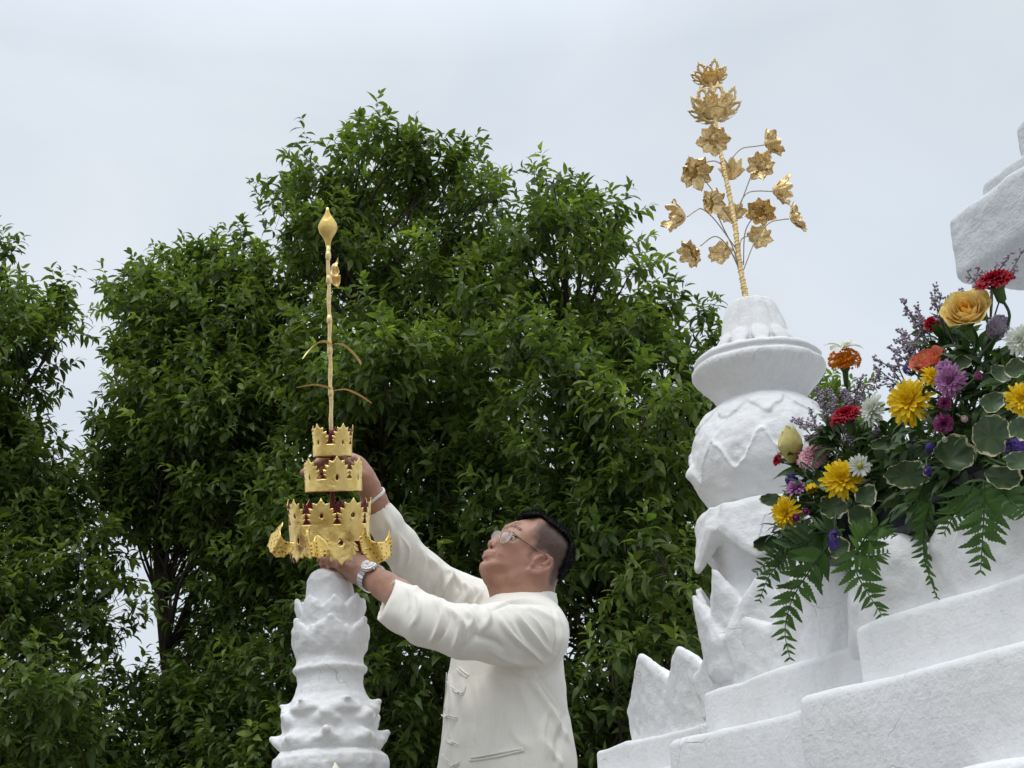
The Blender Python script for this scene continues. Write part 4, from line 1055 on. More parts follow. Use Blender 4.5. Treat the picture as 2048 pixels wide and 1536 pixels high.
def lotus_cup(row, Rpx, Hpx, n, lean, name):
    c = SP[np.argmin(np.abs(project(SP)[:, 1] - row))]; s_ = ppm(c); R = Rpx / s_; ax = nrm(SP[-1] - SP[-12]); B = frame_z(nrm(ax + CF * .10)); rng = random.Random(int(row)); mb = MB()
    lv, lf = lathe([(.008, -.2 * R), (.30 * R, -.16 * R), (.62 * R, -.02 * R), (.70 * R, .10 * R)], n); lf = lf[:-1]
    mb.add(np.array(lv) @ B.T + c, lf); mb.add((np.array(lv) + (0, 0, .0012)) @ B.T + c, [f[::-1] for f in lf])
    for ring in range(2):
        for k in range(n):
            a = 2 * PI * (k + .5 * ring) / n; V3, T = openwork(Hpx / s_ * (1 if ring else .85) * rng.uniform(.9, 1.1), Hpx / s_ * .74, rng, lean * (1 if ring else .45) + rng.uniform(-.15, .15))
            V3 = V3 + (0, .62 * R, .06 * R - .08 * R * (1 - ring)); ca, sa = math.cos(a), math.sin(a); V3 = V3 @ np.array([[ca, sa, 0], [-sa, ca, 0], [0, 0, 1]])
            N = np.tile(np.array([-sa, ca, 0.]) @ np.eye(3), (len(V3), 1)) * .0 + np.array([0, 0, -1.0]); V3 = V3 @ B.T + c
            solid_sheet(mb, V3, T[:, ::-1], N @ B.T, .0012, 0, 0)
    return mb.build(name, GOLD_OLD, spray)
lotus_cup(226, 37, 40, 8, .95, 'lotus_tier'); lotus_cup(160, 24, 27, 7, .55, 'lotus_tier')
# ------------------------------------------------------------------ the man
SKIN, _nt, _b = nmat('warm_skin'); _v = objvec(_nt)
_c = mixc(_nt, ramp(_nt, noise_fac(_nt, 22, 4, 0.6, 0.3, _v), [(0.35, 0.0), (0.7, 1.0)]), (0.41, 0.225, 0.155), (0.335, 0.165, 0.11))
_c = mixc(_nt, ramp(_nt, noise_fac(_nt, 260, 3, 0.6, 0, _v), [(0.45, 0.0), (0.75, 0.35)]), _c, (0.30, 0.15, 0.10))
_c = mixc(_nt, attr(_nt, 'lip'), _c, (0.36, 0.165, 0.135))
_stub = mathn(_nt, 'MULTIPLY', attr(_nt, 'stubble'), ramp(_nt, noise_fac(_nt, 420, 2, 0.7, 0, _v), [(0.30, 0.78), (0.62, 1.0)]))
_nt.links.new(mixc(_nt, _stub, _c, (0.014, 0.012, 0.012)), _b.inputs['Base Color'])
_b.inputs['Roughness'].default_value = 0.43; _b.inputs['Specular IOR Level'].default_value = 0.4
_b.inputs['Subsurface Weight'].default_value = 0.12; _b.inputs['Subsurface Scale'].default_value = 0.006; _b.inputs['Subsurface Radius'].default_value = (1, .35, .2)
_n = bump(_nt, _b, noise_fac(_nt, 420, 4, 0.6, 0, _v), 0.25, 0.0012); bump(_nt, _b, noise_fac(_nt, 60, 4, 0.6, 0, _v), 0.15, 0.003, _n)
LINEN, _nt, _b = nmat('cream_linen'); _v = objvec(_nt)
_w1 = nd(_nt, 'ShaderNodeTexWave', Scale=210.0, Distortion=1.6, Detail=2.0); _w1.bands_direction = 'Z'; _nt.links.new(_v, _w1.inputs['Vector'])
_w2 = nd(_nt, 'ShaderNodeTexWave', Scale=210.0, Distortion=1.6, Detail=2.0); _w2.bands_direction = 'X'; _nt.links.new(_v, _w2.inputs['Vector'])
_wv = mathn(_nt, 'ADD', _w1.outputs['Fac'], _w2.outputs['Fac'])
_sl = noise_fac(_nt, 1.0, 4, 0.6, 0, objvec(_nt, (260, 260, 20)))
_c = mixc(_nt, ramp(_nt, _sl, [(0.4, 0.0), (0.7, 0.5)]), (0.80, 0.768, 0.70), (0.73, 0.692, 0.61))
_nt.links.new(_c, _b.inputs['Base Color']); _b.inputs['Roughness'].default_value = 0.85
_b.inputs['Sheen Weight'].default_value = 0.15; _b.inputs['Specular IOR Level'].default_value = 0.2
_n = bump(_nt, _b, _wv, 0.22, 0.0008); _n = bump(_nt, _b, noise_fac(_nt, 60, 4, 0.6, 0.4, _v), 0.25, 0.002, _n); bump(_nt, _b, noise_fac(_nt, 16, 3, 0.5, 0.8, _v), 0.35, 0.006, _n)
HAIR = plain('black_hair', (0.008, 0.007, 0.008), 0.75, 0.3, 300, 0.3, 0.002, 0.0, 0.12)
TROUSER = plain('dark_trousers', (0.03, 0.032, 0.04), 0.9, 0.2, 60)
SHOE = plain('black_shoe', (0.015, 0.015, 0.015), 0.5, 0.2, 60)
GLASS, _nt, _b = nmat('spectacle_lens')
_tr = _nt.nodes.new('ShaderNodeBsdfTransparent'); _gl = nd(_nt, 'ShaderNodeBsdfGlossy', Roughness=0.03); _gl.inputs['Color'].default_value = (.9, .92, 1, 1)
_mx = _nt.nodes.new('ShaderNodeMixShader'); _mx.inputs[0].default_value = 0.42
_nt.links.new(_tr.outputs[0], _mx.inputs[1]); _nt.links.new(_gl.outputs[0], _mx.inputs[2]); _nt.links.new(_mx.outputs[0], _nt.nodes['Material Output'].inputs['Surface'])
EYEWHITE = plain('eye_white', (0.42, 0.37, 0.34), 0.2, 0.1, 60, 0)

MY = 3.12
man = thing('person', 'man in a cream linen shirt and glasses, arms raised to the golden spire, looking up', 'person', at(1010, 1536, MY) * (1, 1, 0) + (0, 0, .8))
def yaw(a): a = math.radians(a); return np.array([-math.cos(a), -math.sin(a), 0])
# -------- head: the profile in the middle plane, swelling to both sides
HZ = lambda u, v: (850 + u / 5.12, 980 + v / 5.12)
HF = yaw(12); HL = np.array([-HF[1], HF[0], 0]); HL = HL if HL[1] < 0 else -HL          # face direction, side nearest the camera
HC = at(1065, 1105, MY)
def hpt(u, v, y=0.0):
    """point of the head seen at zoom coordinates u,v lying y metres to the camera's side of its middle plane"""
    d = ray(*HZ(u, v)); t = ((HC + HL * y - CAM) @ HL) / (d @ HL); return CAM + d * t
def h2(P): q = np.asarray(P) - HC; return np.stack([q @ HF, q[..., 2]], -1)
PROF = [(1060, 306), (1150, 284), (1280, 352), (1390, 448), (1466, 558), (1492, 660), (1470, 785), (1405, 880), (1340, 960), (1310, 1040), (1300, 1120), (1310, 1230), (1290, 1330), (720, 1330), (700, 1220), (668, 1115), (650, 1045), (632, 990), (607, 940), (577, 885), (556, 830), (554, 790), (563, 752), (582, 722), (592, 708), (581, 694), (583, 682), (598, 668), (600, 655), (601, 640), (612, 624), (634, 610), (654, 600), (646, 583), (640, 556), (650, 528), (682, 500), (722, 468), (762, 440), (790, 420), (806, 400), (826, 378), (880, 345), (970, 314)]
HAIRP = [(968, 262), (1000, 250), (1060, 234), (1150, 246), (1300, 328), (1420, 428), (1492, 540), (1520, 655), (1486, 800), (1404, 908), (1340, 950), (1335, 930), (1368, 850), (1425, 740), (1440, 640), (1425, 560), (1370, 490), (1290, 440), (1215, 400), (1190, 350), (1150, 318), (1060, 310), (1000, 296)]
STUBP = [(1120, 400), (1180, 320), (1300, 340), (1450, 440), (1560, 640), (1520, 820), (1400, 980), (1310, 1020), (1275, 960), (1285, 820), (1290, 720), (1200, 660), (1110, 660), (1065, 720), (1045, 690), (1085, 600), (1130, 540), (1100, 460)]
prof2 = h2(np.array([hpt(*q) for q in PROF])); hair2 = h2(np.array([hpt(*q) for q in HAIRP])); stub2 = h2(np.array([hpt(*q, .06) for q in STUBP]))
nose2 = h2(hpt(645, 550)); chin2 = h2(hpt(570, 800)); lobe2 = h2(hpt(1060, 835, .06))
from mathutils.bvhtree import BVHTree
def caster(V, F):
    bv = BVHTree.FromPolygons(V.tolist(), F.tolist())
    def f(x, y, lift=.001, Yd=2.95):
        h = bv.ray_cast(Vector(CAM.tolist()), Vector(nrm(ray(x, y)).tolist()))
        p = np.array(h[0]) if h[0] is not None else at(x, y, Yd); n = np.array(h[1]) if h[1] is not None else -CF
        if n @ CF > 0: n = -n
        return p + n * lift
    return f
mirror = lambda P: np.asarray(P) - 2 * ((np.asarray(P) - HC) @ HL)[..., None] * HL
def head_field(S, poly, wmax, Rr, nosey=True):
    q = S.sub(S.lo, S.lo + S.h * S.n); sl, X, Y, Z = q
    hx = (X - HC[0]) * HF[0] + (Y - HC[1]) * HF[1]; hy = (X - HC[0]) * HL[0] + (Y - HC[1]) * HL[1]; hz = Z - HC[2]
    st = .0018; x1 = np.arange(poly[:, 0].min() - .05, poly[:, 0].max() + .05, st); z1 = np.arange(poly[:, 1].min() - .05, poly[:, 1].max() + .05, st)
    A, B = np.meshgrid(x1, z1, indexing='ij'); sd = poly_sd(np.stack([A.ravel(), B.ravel()], 1), poly).reshape(A.shape)
    s = bil(sd, (hx - x1[0]) / st, (hz - z1[0]) / st); r_ = np.clip(-s / Rr, 0, 1)
    ff = np.clip((hx - .005) / .05, 0, 1) if nosey else 0.0
    ell_ = wmax * np.maximum(1 - (1 - r_) ** 2.2, 1e-6) ** (.5 + .33 * ff)
    if nosey:
        g = np.exp(-((hx - nose2[0] + .004) ** 2 + (hz - nose2[1] - .004) ** 2) / .021 ** 2)
        ell_ = ell_ * (1 - g) + g * wmax * .82 * r_ ** .62
        low = np.clip((nose2[1] - .02 - hz) / .06, 0, 1); ell_ = ell_ * (1 - .14 * low)
        jz = np.interp(hx, [lobe2[0], chin2[0]], [lobe2[1] - .004, chin2[1] - .016]); ell_ = ell_ * (1 - .20 * np.clip((jz - hz) / .028, 0, 1))
    d = np.where(s > 0, np.maximum(s, np.abs(hy) - .001), (np.abs(hy) - ell_) * .55).astype(np.float32)
    d = np.where(s > 0, np.sqrt(s * s + np.maximum(np.abs(hy) - .002, 0) ** 2), np.maximum(d, s)).astype(np.float32)
    return d, s, hx, hy, hz
lo, hi = HC - .19, HC + .17
S = SDF(lo, hi, .0021)
d, s, hx, hy, hz = head_field(S, prof2, .074, .062)
S.D = np.minimum(S.D, d)
I3 = np.stack([HF, HL, ZD], 1)
YE = .032
for sgn in (1, -1):
    e = hpt(878, 482, .034) - HL * .034 + HL * sgn * .034
    S.ell(e + HF * .012 + HL * sgn * .006, I3, (.012, .017, .0115), .010, 'sub')                                  # socket
    S.ell(e - HF * .004 - ZD * .003, I3, (.010, .016, .011), .005)                              # lids
    S.cone(hpt(800, 402) + HL * sgn * .014 - HF * .006, hpt(860, 392) + HL * sgn * .046 - HF * .010, .007, .006, .014)   # brow
    S.ell(hpt(800, 600) + HL * sgn * .044 - HF * .012, I3, (.024, .022, .028), .03)             # cheek
    S.ell(hpt(700, 566) + HL * sgn * .013, I3, (.010, .0075, .008), .008)                       # nostril wing
    S.cone(hpt(690, 590) + HL * sgn * .0105, hpt(694, 566) + HL * sgn * .008, .0046, .0030, .002, 'sub')
    S.ell(hpt(1000, 830) + HL * sgn * .050, frame_z(HL, ZD), (.032, .024, .018), .035)          # jaw corner
S.chain([hpt(1010, 900), hpt(1020, 1100), hpt(1010, 1330)], [.052, .056, .064], .03)
# ear on the camera's side (and its twin)
for sgn in (1, -1):
    off = HL * sgn * .0
    ear = lambda u, v, y: hpt(u, v, .071) - HL * .071 + HL * sgn * y
    ca = nrm(ear(1255, 705, .08) - ear(1075, 838, .075)); nr = nrm(HL * sgn * .9 + HF * .42); sd_ = np.cross(nr, ca)
    cc = (ear(1255, 705, .080) + ear(1075, 838, .072)) / 2
    S.ell(cc, np.stack([ca, sd_, nr], 1), (.029, .0165, .0065), .004)
    rim = [(1105, 765), (1120, 725), (1175, 692), (1240, 688), (1283, 722), (1285, 785), (1240, 828), (1165, 850), (1095, 852), (1058, 832), (1062, 805)]
    S.chain([ear(u, v, .083 if 2 <= k <= 6 else .077) for k, (u, v) in enumerate(rim)], [.003, .0034, .004, .0042, .0042, .004, .0038, .0042, .0058, .006, .004], .003)
    S.chain([ear(1130, 790, .084), ear(1185, 735, .086), ear(1235, 720, .084)], [.003, .0062, .003], .004, 'sub')
    S.cone(ear(1120, 770, .086), ear(1165, 785, .085), .0075, .006, .004, 'sub')
    S.cone(ear(1190, 770, .083), ear(1245, 745, .084), .0024, .0022, .003)
    S.ell(ear(1090, 775, .076), np.stack([ca, sd_, nr], 1), (.006, .004, .004), .004)
# second pass: features set on the modelled surface
_V, _F = S.mesh(1); on0 = caster(_V, _F)
def feat(pts, lift):
    out = []
    for u, v in pts:
        while np.linalg.norm(on0(*HZ(u, v), 0, 9.0) - HC) > .3: u += 3          # step in from the silhouette onto the face
        out.append(on0(*HZ(u, v), lift))
    return np.array(out)
def both(fn):
    fn(lambda P: P); fn(mirror)
def carve(m):
    q = m(feat([(594, 668), (618, 672), (650, 682), (686, 696)], .0004)); S.chain(q, [.0022, .0024, .0022, .0014], .0025, 'sub')
    S.chain(m(feat([(600, 650), (630, 658), (664, 680)], -.0050)), [.0034, .0040, .0022], .006); S.chain(m(feat([(586, 692), (612, 694), (652, 702)], -.0050)), [.0034, .0040, .0022], .006)
    S.chain(m(feat([(592, 716), (622, 722), (650, 720)], .0012)), [.003, .0034, .002], .008, 'sub')
    S.chain(m(feat([(748, 596), (726, 640), (706, 700)], .0012)), [.0022, .0024, .0014], .006, 'sub')
    S.ell(m(feat([(712, 570)], -.0035))[0], I3, (.0095, .0075, .0080), .005); S.chain(m(feat([(742, 552), (744, 580), (726, 602)], .0012)), [.0016, .0020, .0014], .003, 'sub')
    S.chain(m(feat([(676, 592), (700, 588)], -.0004)), [.0034, .0030], .002, 'sub')
    S.chain(m(feat([(862, 516), (900, 520), (940, 500)], .0010)), [.0014, .0018, .0010], .005, 'sub')
    S.chain(m(feat([(640, 905), (760, 925), (900, 905), (1010, 862)], -.0092)), [.010, .011, .011, .010], .014)
both(carve)
V, F = S.mesh(1); bodyV, bodyF = [V], [F]
p2 = h2(V); ydist = (V - HC) @ HL
stub = np.clip(.5 - poly_sd(p2 + np.stack([vn(V, 90), vn(V, 90, 4)], 1) * .006, stub2) / .016, 0, 1) * np.clip((np.abs(ydist) - .012) / .02, 0, 1) * (.84 + .16 * np.exp(-np.maximum(poly_sd(p2, hair2), 0) / .026))
stub = np.maximum(stub, np.clip(.5 - poly_sd(p2, hair2) / .004, 0, 1))
ear_mask = np.exp(-(((V - hpt(1175, 770, .078)) ** 2).sum(1)) / .030 ** 2)
stub = stub * (1 - np.clip(ear_mask * 3.0 - .9, 0, 1))
on_h0 = caster(V, F)
lipc = np.maximum(*[np.exp(-(((V - hpt(u, v)) @ np.stack([HF, ZD], 1)) ** 2).sum(1) / .0085 ** 2) for u, v in ((600, 650), (592, 696))]) * (np.abs(ydist) < .026) * .9
red = sum(a_ * np.exp(-((V - p_) ** 2).sum(1) / r_ ** 2) for p_, r_, a_ in ((on_h0(*HZ(840, 620)), .026, .32), (on_h0(*HZ(660, 550)), .014, .35), (on_h0(*HZ(1180, 760)), .024, .35), (on_h0(*HZ(900, 760)), .030, .14)))
lipc = np.clip(np.maximum(lipc * .8, red), 0, 1)
attrS, attrL = [stub], [lipc]
# brows, eyes
on_head = caster(V, F); HEADV = V
brow = spline([on_head(*HZ(*q), .0006) for q in ((836, 402), (866, 388), (912, 388), (950, 402), (972, 418))], 6)
for sgn in (1, -1):
    mb = MB(); rr = np.random.default_rng(4)
    for k, p in enumerate(brow):
        for _ in range(4):
            a = p + rr.normal(0, .0016, 3); dirn = nrm(-HF * .8 + ZD * .35 + HL * .35 + rr.normal(0, .25, 3)); q = np.array([a, a + dirn * .007, a + dirn * .0065 + ZD * .0003, a + ZD * .0004])
            mb.add(q if sgn > 0 else mirror(q), [(0, 1, 2, 3)])
    mb.build('eyebrow', HAIR, man)
for sgn in (1, -1):
    mb = MB(); e = on_head(*HZ(890, 484), -.0098); pu = e + (HF * .50 + ZD * .22 + HL * .75) * .0072
    if sgn < 0: e, pu = mirror(e), mirror(pu)
    mb.add(*ico(e, .0115, 8, 12)); mb.add(*ico(pu, .0062, 6, 10), m=1); mb.build('eye', [EYEWHITE, DARK], man)
mb = MB(); lash = spline([on_head(*HZ(*q), .0006) for q in ((858, 470), (884, 462), (914, 470), (938, 490))], 5); mb.add(*tube(lash, .0011, 5)); mb.build('eyelash', HAIR, man)
# hair
S = SDF(lo, hi, .0023)
full = [q for q in HAIRP[:11]] + PROF[8:]
hp2 = h2(np.array([hpt(*q) for q in full])); d, s, hx, hy, hz = head_field(S, hp2, .0795, .062, False)
st = .002; x1 = np.arange(hair2[:, 0].min() - .04, hair2[:, 0].max() + .04, st); z1 = np.arange(hair2[:, 1].min() - .04, hair2[:, 1].max() + .04, st)
A, B = np.meshgrid(x1, z1, indexing='ij'); sd = poly_sd(np.stack([A.ravel(), B.ravel()], 1), hair2).reshape(A.shape)
reg = bil(sd, (hx - x1[0]) / st, (hz - z1[0]) / st); reg = reg + .004 * vnoise(hx * 90, hy * 90, hz * 90)
S.D = np.maximum(d, reg - .002); S.noise(.0015, 120, 3.3)
V, F = S.mesh(1); mb = MB(); mb.add(V, F)
N = vnormals(V, F); rng = np.random.default_rng(5); front = h2(V)[:, 0]
for i in rng.choice(len(V), min(len(V), 5200), replace=False):
    dirn = nrm(N[i] * .55 + (HF * .5 + ZD * .8) * (1 if front[i] > -.02 else .35) - HF * .25 * (front[i] < 0) + rng.normal(0, .22, 3)); L = rng.uniform(.006, .014) * (1.25 if front[i] > .02 else .8); sdv = nrm(np.cross(dirn, rng.normal(size=3))) * .0007
    mb.add([V[i] - sdv, V[i] + sdv, V[i] + dirn * L], [(0, 1, 2)])
mb.build('hair', HAIR, man)
# -------- forearms and hands
def hand_mesh(lo, hi, build, h=.0018):
    global S
    S = SDF(lo, hi, h); build(S); S.noise(.0006, 90, 2.0); return S.mesh(1)
def fingers(S, chains, k=.004):
    for pts, r0, r1 in chains:
        P = [at(*p) for p in pts]; n = len(P); R_ = np.linspace(r0, r1, n); S.chain(P, R_, k)
        for q in P[1:-1]: S.ell(q, np.eye(3), (r0 * 1.03,) * 3, .003)
def near_hand(S):
    S.chain([at(800, 1192, 2.94), at(770, 1172, 2.97), at(742, 1153, 3.0), at(724, 1143, 3.02)], [.036, .031, .027, .028], .01)
    S.chain([at(742, 1153, 3.0), at(722, 1140, 3.02), at(694, 1124, 3.045), at(676, 1114, 3.06)], [.026, .031, .031, .022], .012, flat=(nrm(np.array([.3, -.9, .3])), 1.25))
    S.cone(at(730, 1150, 3.0), at(690, 1133, 3.025), .020, .017, .014)
    fingers(S, [([(682, 1100, 3.045), (664, 1092, 3.075), (650, 1096, 3.09), (644, 1106, 3.085)], .0100, .0078),
                ([(676, 1112, 3.06), (656, 1106, 3.085), (644, 1111, 3.095), (640, 1120, 3.085)], .0103, .0080),
                ([(678, 1124, 3.06), (658, 1120, 3.085), (648, 1124, 3.09), (646, 1131, 3.078)], .0098, .0076),
                ([(686, 1135, 3.055), (668, 1134, 3.08), (659, 1136, 3.08), (656, 1141, 3.07)], .0086, .0068),
                ([(706, 1140, 3.0), (684, 1131, 3.005), (664, 1124, 3.02), (648, 1121, 3.03)], .0135, .0092)])
def far_hand(S):
    S.chain([at(768, 1040, 3.16), at(748, 1000, 3.13), at(736, 972, 3.11), at(726, 956, 3.10)], [.034, .029, .026, .026], .01)
    S.chain([at(734, 968, 3.11), at(722, 950, 3.10), at(708, 932, 3.09), at(700, 924, 3.09)], [.025, .029, .029, .022], .012, flat=(nrm(np.array([.5, -.8, .3])), 1.3))
    fingers(S, [([(706, 918, 3.07), (684, 909, 3.085), (660, 909, 3.075), (642, 917, 3.06), (633, 926, 3.05)], .0102, .0080),
                ([(704, 926, 3.08), (676, 917, 3.095), (646, 922, 3.09), (622, 934, 3.08), (607, 945, 3.075)], .0104, .0082),
                ([(704, 936, 3.085), (672, 930, 3.10), (642, 938, 3.095), (622, 950, 3.08)], .0100, .0078),
                ([(708, 946, 3.09), (682, 944, 3.10), (656, 950, 3.09), (640, 958, 3.08)], .0088, .0068),
                ([(722, 950, 3.08), (706, 938, 3.05), (690, 924, 3.02), (676, 915, 2.995)], .0130, .0090)])
for fn, bl in ((near_hand, [(620, 1230, 2.88), (830, 1060, 3.16)]), (far_hand, [(590, 1080, 2.94), (800, 890, 3.24)])):
    A, B = at(*bl[0]), at(*bl[1]); V, F = hand_mesh(np.minimum(A, B) - .02, np.maximum(A, B) + .02, fn)
    bodyV.append(V); bodyF.append(F); attrS.append(np.zeros(len(V))); attrL.append(np.zeros(len(V)))
# trunk and arms under the clothes so that the body is whole
S = SDF(at(1010, 1700, MY) - (.42, .42, .0), at(1010, 1180, MY) + (.42, .42, .05), .007)
TF = yaw(25); TL = np.array([-TF[1], TF[0], 0]); TL = TL if TL[1] < 0 else -TL
SHN, SHF = at(1078, 1256, 2.96), at(985, 1224, 3.29)
S.chain([at(1010, 1690, MY), at(1010, 1450, MY), at(1022, 1400, MY)], [.15, .14, .125], .03, flat=(TF, 1.6))
S.chain([SHN - ZD * .01, at(1045, 1275, MY), SHF - ZD * .03], [.045, .045, .042], .02); S.cone(at(1046, 1270, MY), at(1046, 1200, MY), .055, .055, .02)
S.chain([SHN, at(925, 1263, 2.83), at(800, 1192, 2.94)], [.036, .034, .034], .01); S.chain([SHF, at(905, 1192, 3.33), at(768, 1040, 3.16)], [.036, .033, .032], .01)
V, F = S.mesh(1); bodyV.append(V); bodyF.append(F); attrS.append(np.zeros(len(V))); attrL.append(np.zeros(len(V)))
n0 = 0; FF = []
for V, F in zip(bodyV, bodyF): FF.append(F + n0); n0 += len(V)
mk('body', np.concatenate(bodyV), np.concatenate(FF), SKIN, man, attrs={'stubble': np.concatenate(attrS), 'lip': np.concatenate(attrL)})
# -------- shirt
S = SDF(at(1010, 1640, MY) - (.34, .42, 0), at(1010, 960, MY) + (.24, .36, .02), .0035)
S.chain([at(1010, 1720, MY), at(1012, 1536, MY), at(1008, 1430, MY), at(1014, 1350, MY), at(1032, 1300, MY)], [.218, .206, .182, .172, .140], .03, flat=(TF, 1.55))
S.chain([at(1078, 1276, 2.97), at(1070, 1254, MY - .05), at(1056, 1250, MY), at(1015, 1246, MY + .1), at(984, 1236, 3.29)], [.063, .057, .056, .046, .054], .03); S.chain([at(1090, 1262, 3.02), at(1080, 1252, 3.14), at(1040, 1250, 3.26)], [.048, .050, .046], .03)
nsl = [(772, 1199, 2.90, 44), (812, 1220, 2.885, 47), (853, 1242, 2.86, 49), (925, 1264, 2.84, 51), (1000, 1268, 2.89, 58), (1070, 1272, 2.96, 61)]
P = [at(a, b, c) for a, b, c, _ in nsl]; S.chain(P, [r_ / ppm(p) for p, (_, _, _, r_) in zip(P, nsl)], .016)
fsl = [(751, 1004, 3.135, 24), (772, 1046, 3.16, 31), (793, 1084, 3.2, 36), (838, 1143, 3.28, 43), (905, 1190, 3.33, 46), (985, 1226, 3.30, 58)]
Q = [at(a, b, c) for a, b, c, _ in fsl]; S.chain(Q, [r_ / ppm(p) for p, (_, _, _, r_) in zip(Q, fsl)], .02)
for A, B, r_, dd in ((P[0], P[1], 43 / ppm(P[0]), nrm(-CR * .90 + CU * .43 - CF * .16)), (Q[0], Q[1], 26 / ppm(Q[0]), nrm(-CR * .50 + CU * .86 - CF * .10))):                 # open cuffs
    fr_ = frame_z(dd); S.box(A + dd * .06, fr_, (.12, .12, .06), 0, .003, 'sub'); S.cone(A + dd * .03, A - dd * .035, r_ * .90, r_ * .86, .002, 'sub')
S.cone(hpt(1010, 1000), hpt(1000, 1290), .064, .066, .006, 'sub')                               # neck opening
cN = hpt(990, 1150); ax1 = nrm(hpt(1300, 1085) - hpt(690, 1175))
for i in range(30):                                                                             # standing collar
    a = 2 * PI * i / 30; b = 2 * PI * (i + 1) / 30
    if abs(a - PI) < .16: continue
    pa, pb_ = [cN + ax1 * .0775 * math.cos(q) + HL * .0705 * math.sin(q) for q in (a, b)]
    for hgt in (-.016, -.009, -.002, .004): S.cone(pa * 1 + (pa - cN) * (-hgt * 2.0) + ZD * hgt, pb_ + (pb_ - cN) * (-hgt * 2.0) + ZD * hgt, .0040, .0040, .003)
V, F = S.mesh(2)
FOLDS = [([(826, 1182), (838, 1205), (836, 1232), (822, 1255)], .007, .006), ([(868, 1198), (884, 1226), (876, 1262), (858, 1288)], .009, .009), ([(893, 1214), (918, 1240), (916, 1275), (905, 1300)], .009, .010),
         ([(930, 1220), (944, 1240), (934, 1262)], .010, .008), ([(968, 1216), (974, 1240), (960, 1262)], .010, .010), ([(995, 1232), (1015, 1262), (1056, 1300), (1084, 1318)], .008, .010), ([(1020, 1212), (1050, 1250), (1090, 1296), (1104, 1308)], .007, .006),
         ([(948, 1270), (985, 1280), (1010, 1300)], .012, -.008), ([(1104, 1220), (1112, 1260), (1110, 1290), (1098, 1318)], .003, -.005), ([(1112, 1222), (1121, 1260), (1118, 1296), (1104, 1326)], .006, .005),
         ([(1046, 1338), (1080, 1390), (1118, 1450), (1136, 1480)], .010, .009), ([(1030, 1345), (1052, 1400), (1078, 1480)], .014, .006), ([(1070, 1345), (1100, 1392), (1130, 1428)], .012, -.006), ([(925, 1350), (935, 1420), (930, 1500)], .02, .006), ([(962, 1345), (985, 1430), (975, 1520)], .03, .005),
         ([(1085, 1480), (1110, 1510), (1125, 1536)], .012, .006), ([(1135, 1420), (1120, 1470), (1110, 1536)], .012, -.007), ([(1040, 1215), (1075, 1222), (1110, 1240)], .01, .005),
         ([(838, 1090), (850, 1120), (842, 1160), (830, 1176)], .008, .008), ([(858, 1114), (874, 1140), (872, 1180)], .008, .010), ([(892, 1136), (902, 1150), (892, 1172), (888, 1195)], .008, .011), ([(925, 1164), (940, 1180), (932, 1205)], .009, .010), ([(950, 1172), (962, 1190), (948, 1212)], .008, .008), ([(790, 1060), (800, 1100), (790, 1150)], .012, .006), ([(770, 1030), (782, 1060), (776, 1100)], .010, .005),
         ([(880, 1140), (884, 1165), (876, 1190)], .007, -.008), ([(912, 1160), (918, 1182), (912, 1204)], .007, -.008), ([(898, 1345), (905, 1400), (902, 1460)], .006, .004)]
FOLDS += [([(812, 1172), (822, 1196), (816, 1222)], .006, .005), ([(880, 1206), (893, 1232), (890, 1258), (876, 1282)], .006, -.007), ([(905, 1216), (930, 1250), (932, 1280), (922, 1306)], .006, .007), ([(944, 1222), (958, 1250), (948, 1276), (925, 1296)], .006, -.006),
          ([(1030, 1240), (1060, 1280), (1092, 1312)], .005, -.006), ([(1008, 1222), (1030, 1262), (1068, 1306), (1088, 1324)], .005, .006), ([(1052, 1222), (1078, 1252), (1098, 1284)], .005, .005), ([(980, 1300), (1010, 1318), (1050, 1326), (1080, 1322)], .006, .005),
          ([(1060, 1338), (1085, 1372), (1122, 1416)], .005, .006), ([(1000, 1334), (1040, 1352), (1090, 1356)], .007, -.004), ([(950, 1360), (958, 1420), (950, 1490)], .010, .004), ([(1095, 1420), (1085, 1470), (1092, 1520)], .008, .005), ([(1020, 1420), (1030, 1470), (1060, 1500)], .012, .004),
          ([(800, 1068), (818, 1100), (812, 1140)], .005, .005), ([(846, 1104), (862, 1132), (858, 1170)], .005, -.006), ([(906, 1146), (920, 1168), (912, 1200)], .005, .007), ([(936, 1166), (950, 1186), (940, 1214)], .005, -.006)]
FOLDS += [([(984, 1224), (1015, 1209), (1055, 1204), (1095, 1210), (1114, 1222)], .0035, -.006), ([(990, 1216), (1020, 1202), (1056, 1197), (1095, 1203)], .005, .003)]
FOLDS = [(p_, w_ * .66, h_ * 1.3) for p_, w_, h_ in FOLDS]
V = ridges(V, F, FOLDS); N = vnormals(V, F)
V = V + N * (.0026 * vn(V, 17, 3.0) + .0015 * vn(V, 38, 6.0))[:, None]; V = relax(V, F, 1, .4)
shirt = mk('shirt', V, F, LINEN, man)
on_shirt = caster(V, F)
def cord(mb, pts, r_=.0022, lift=.0015): mb.add(*tube(spline([on_shirt(x, y, lift) for x, y in pts], 5), r_, 6))
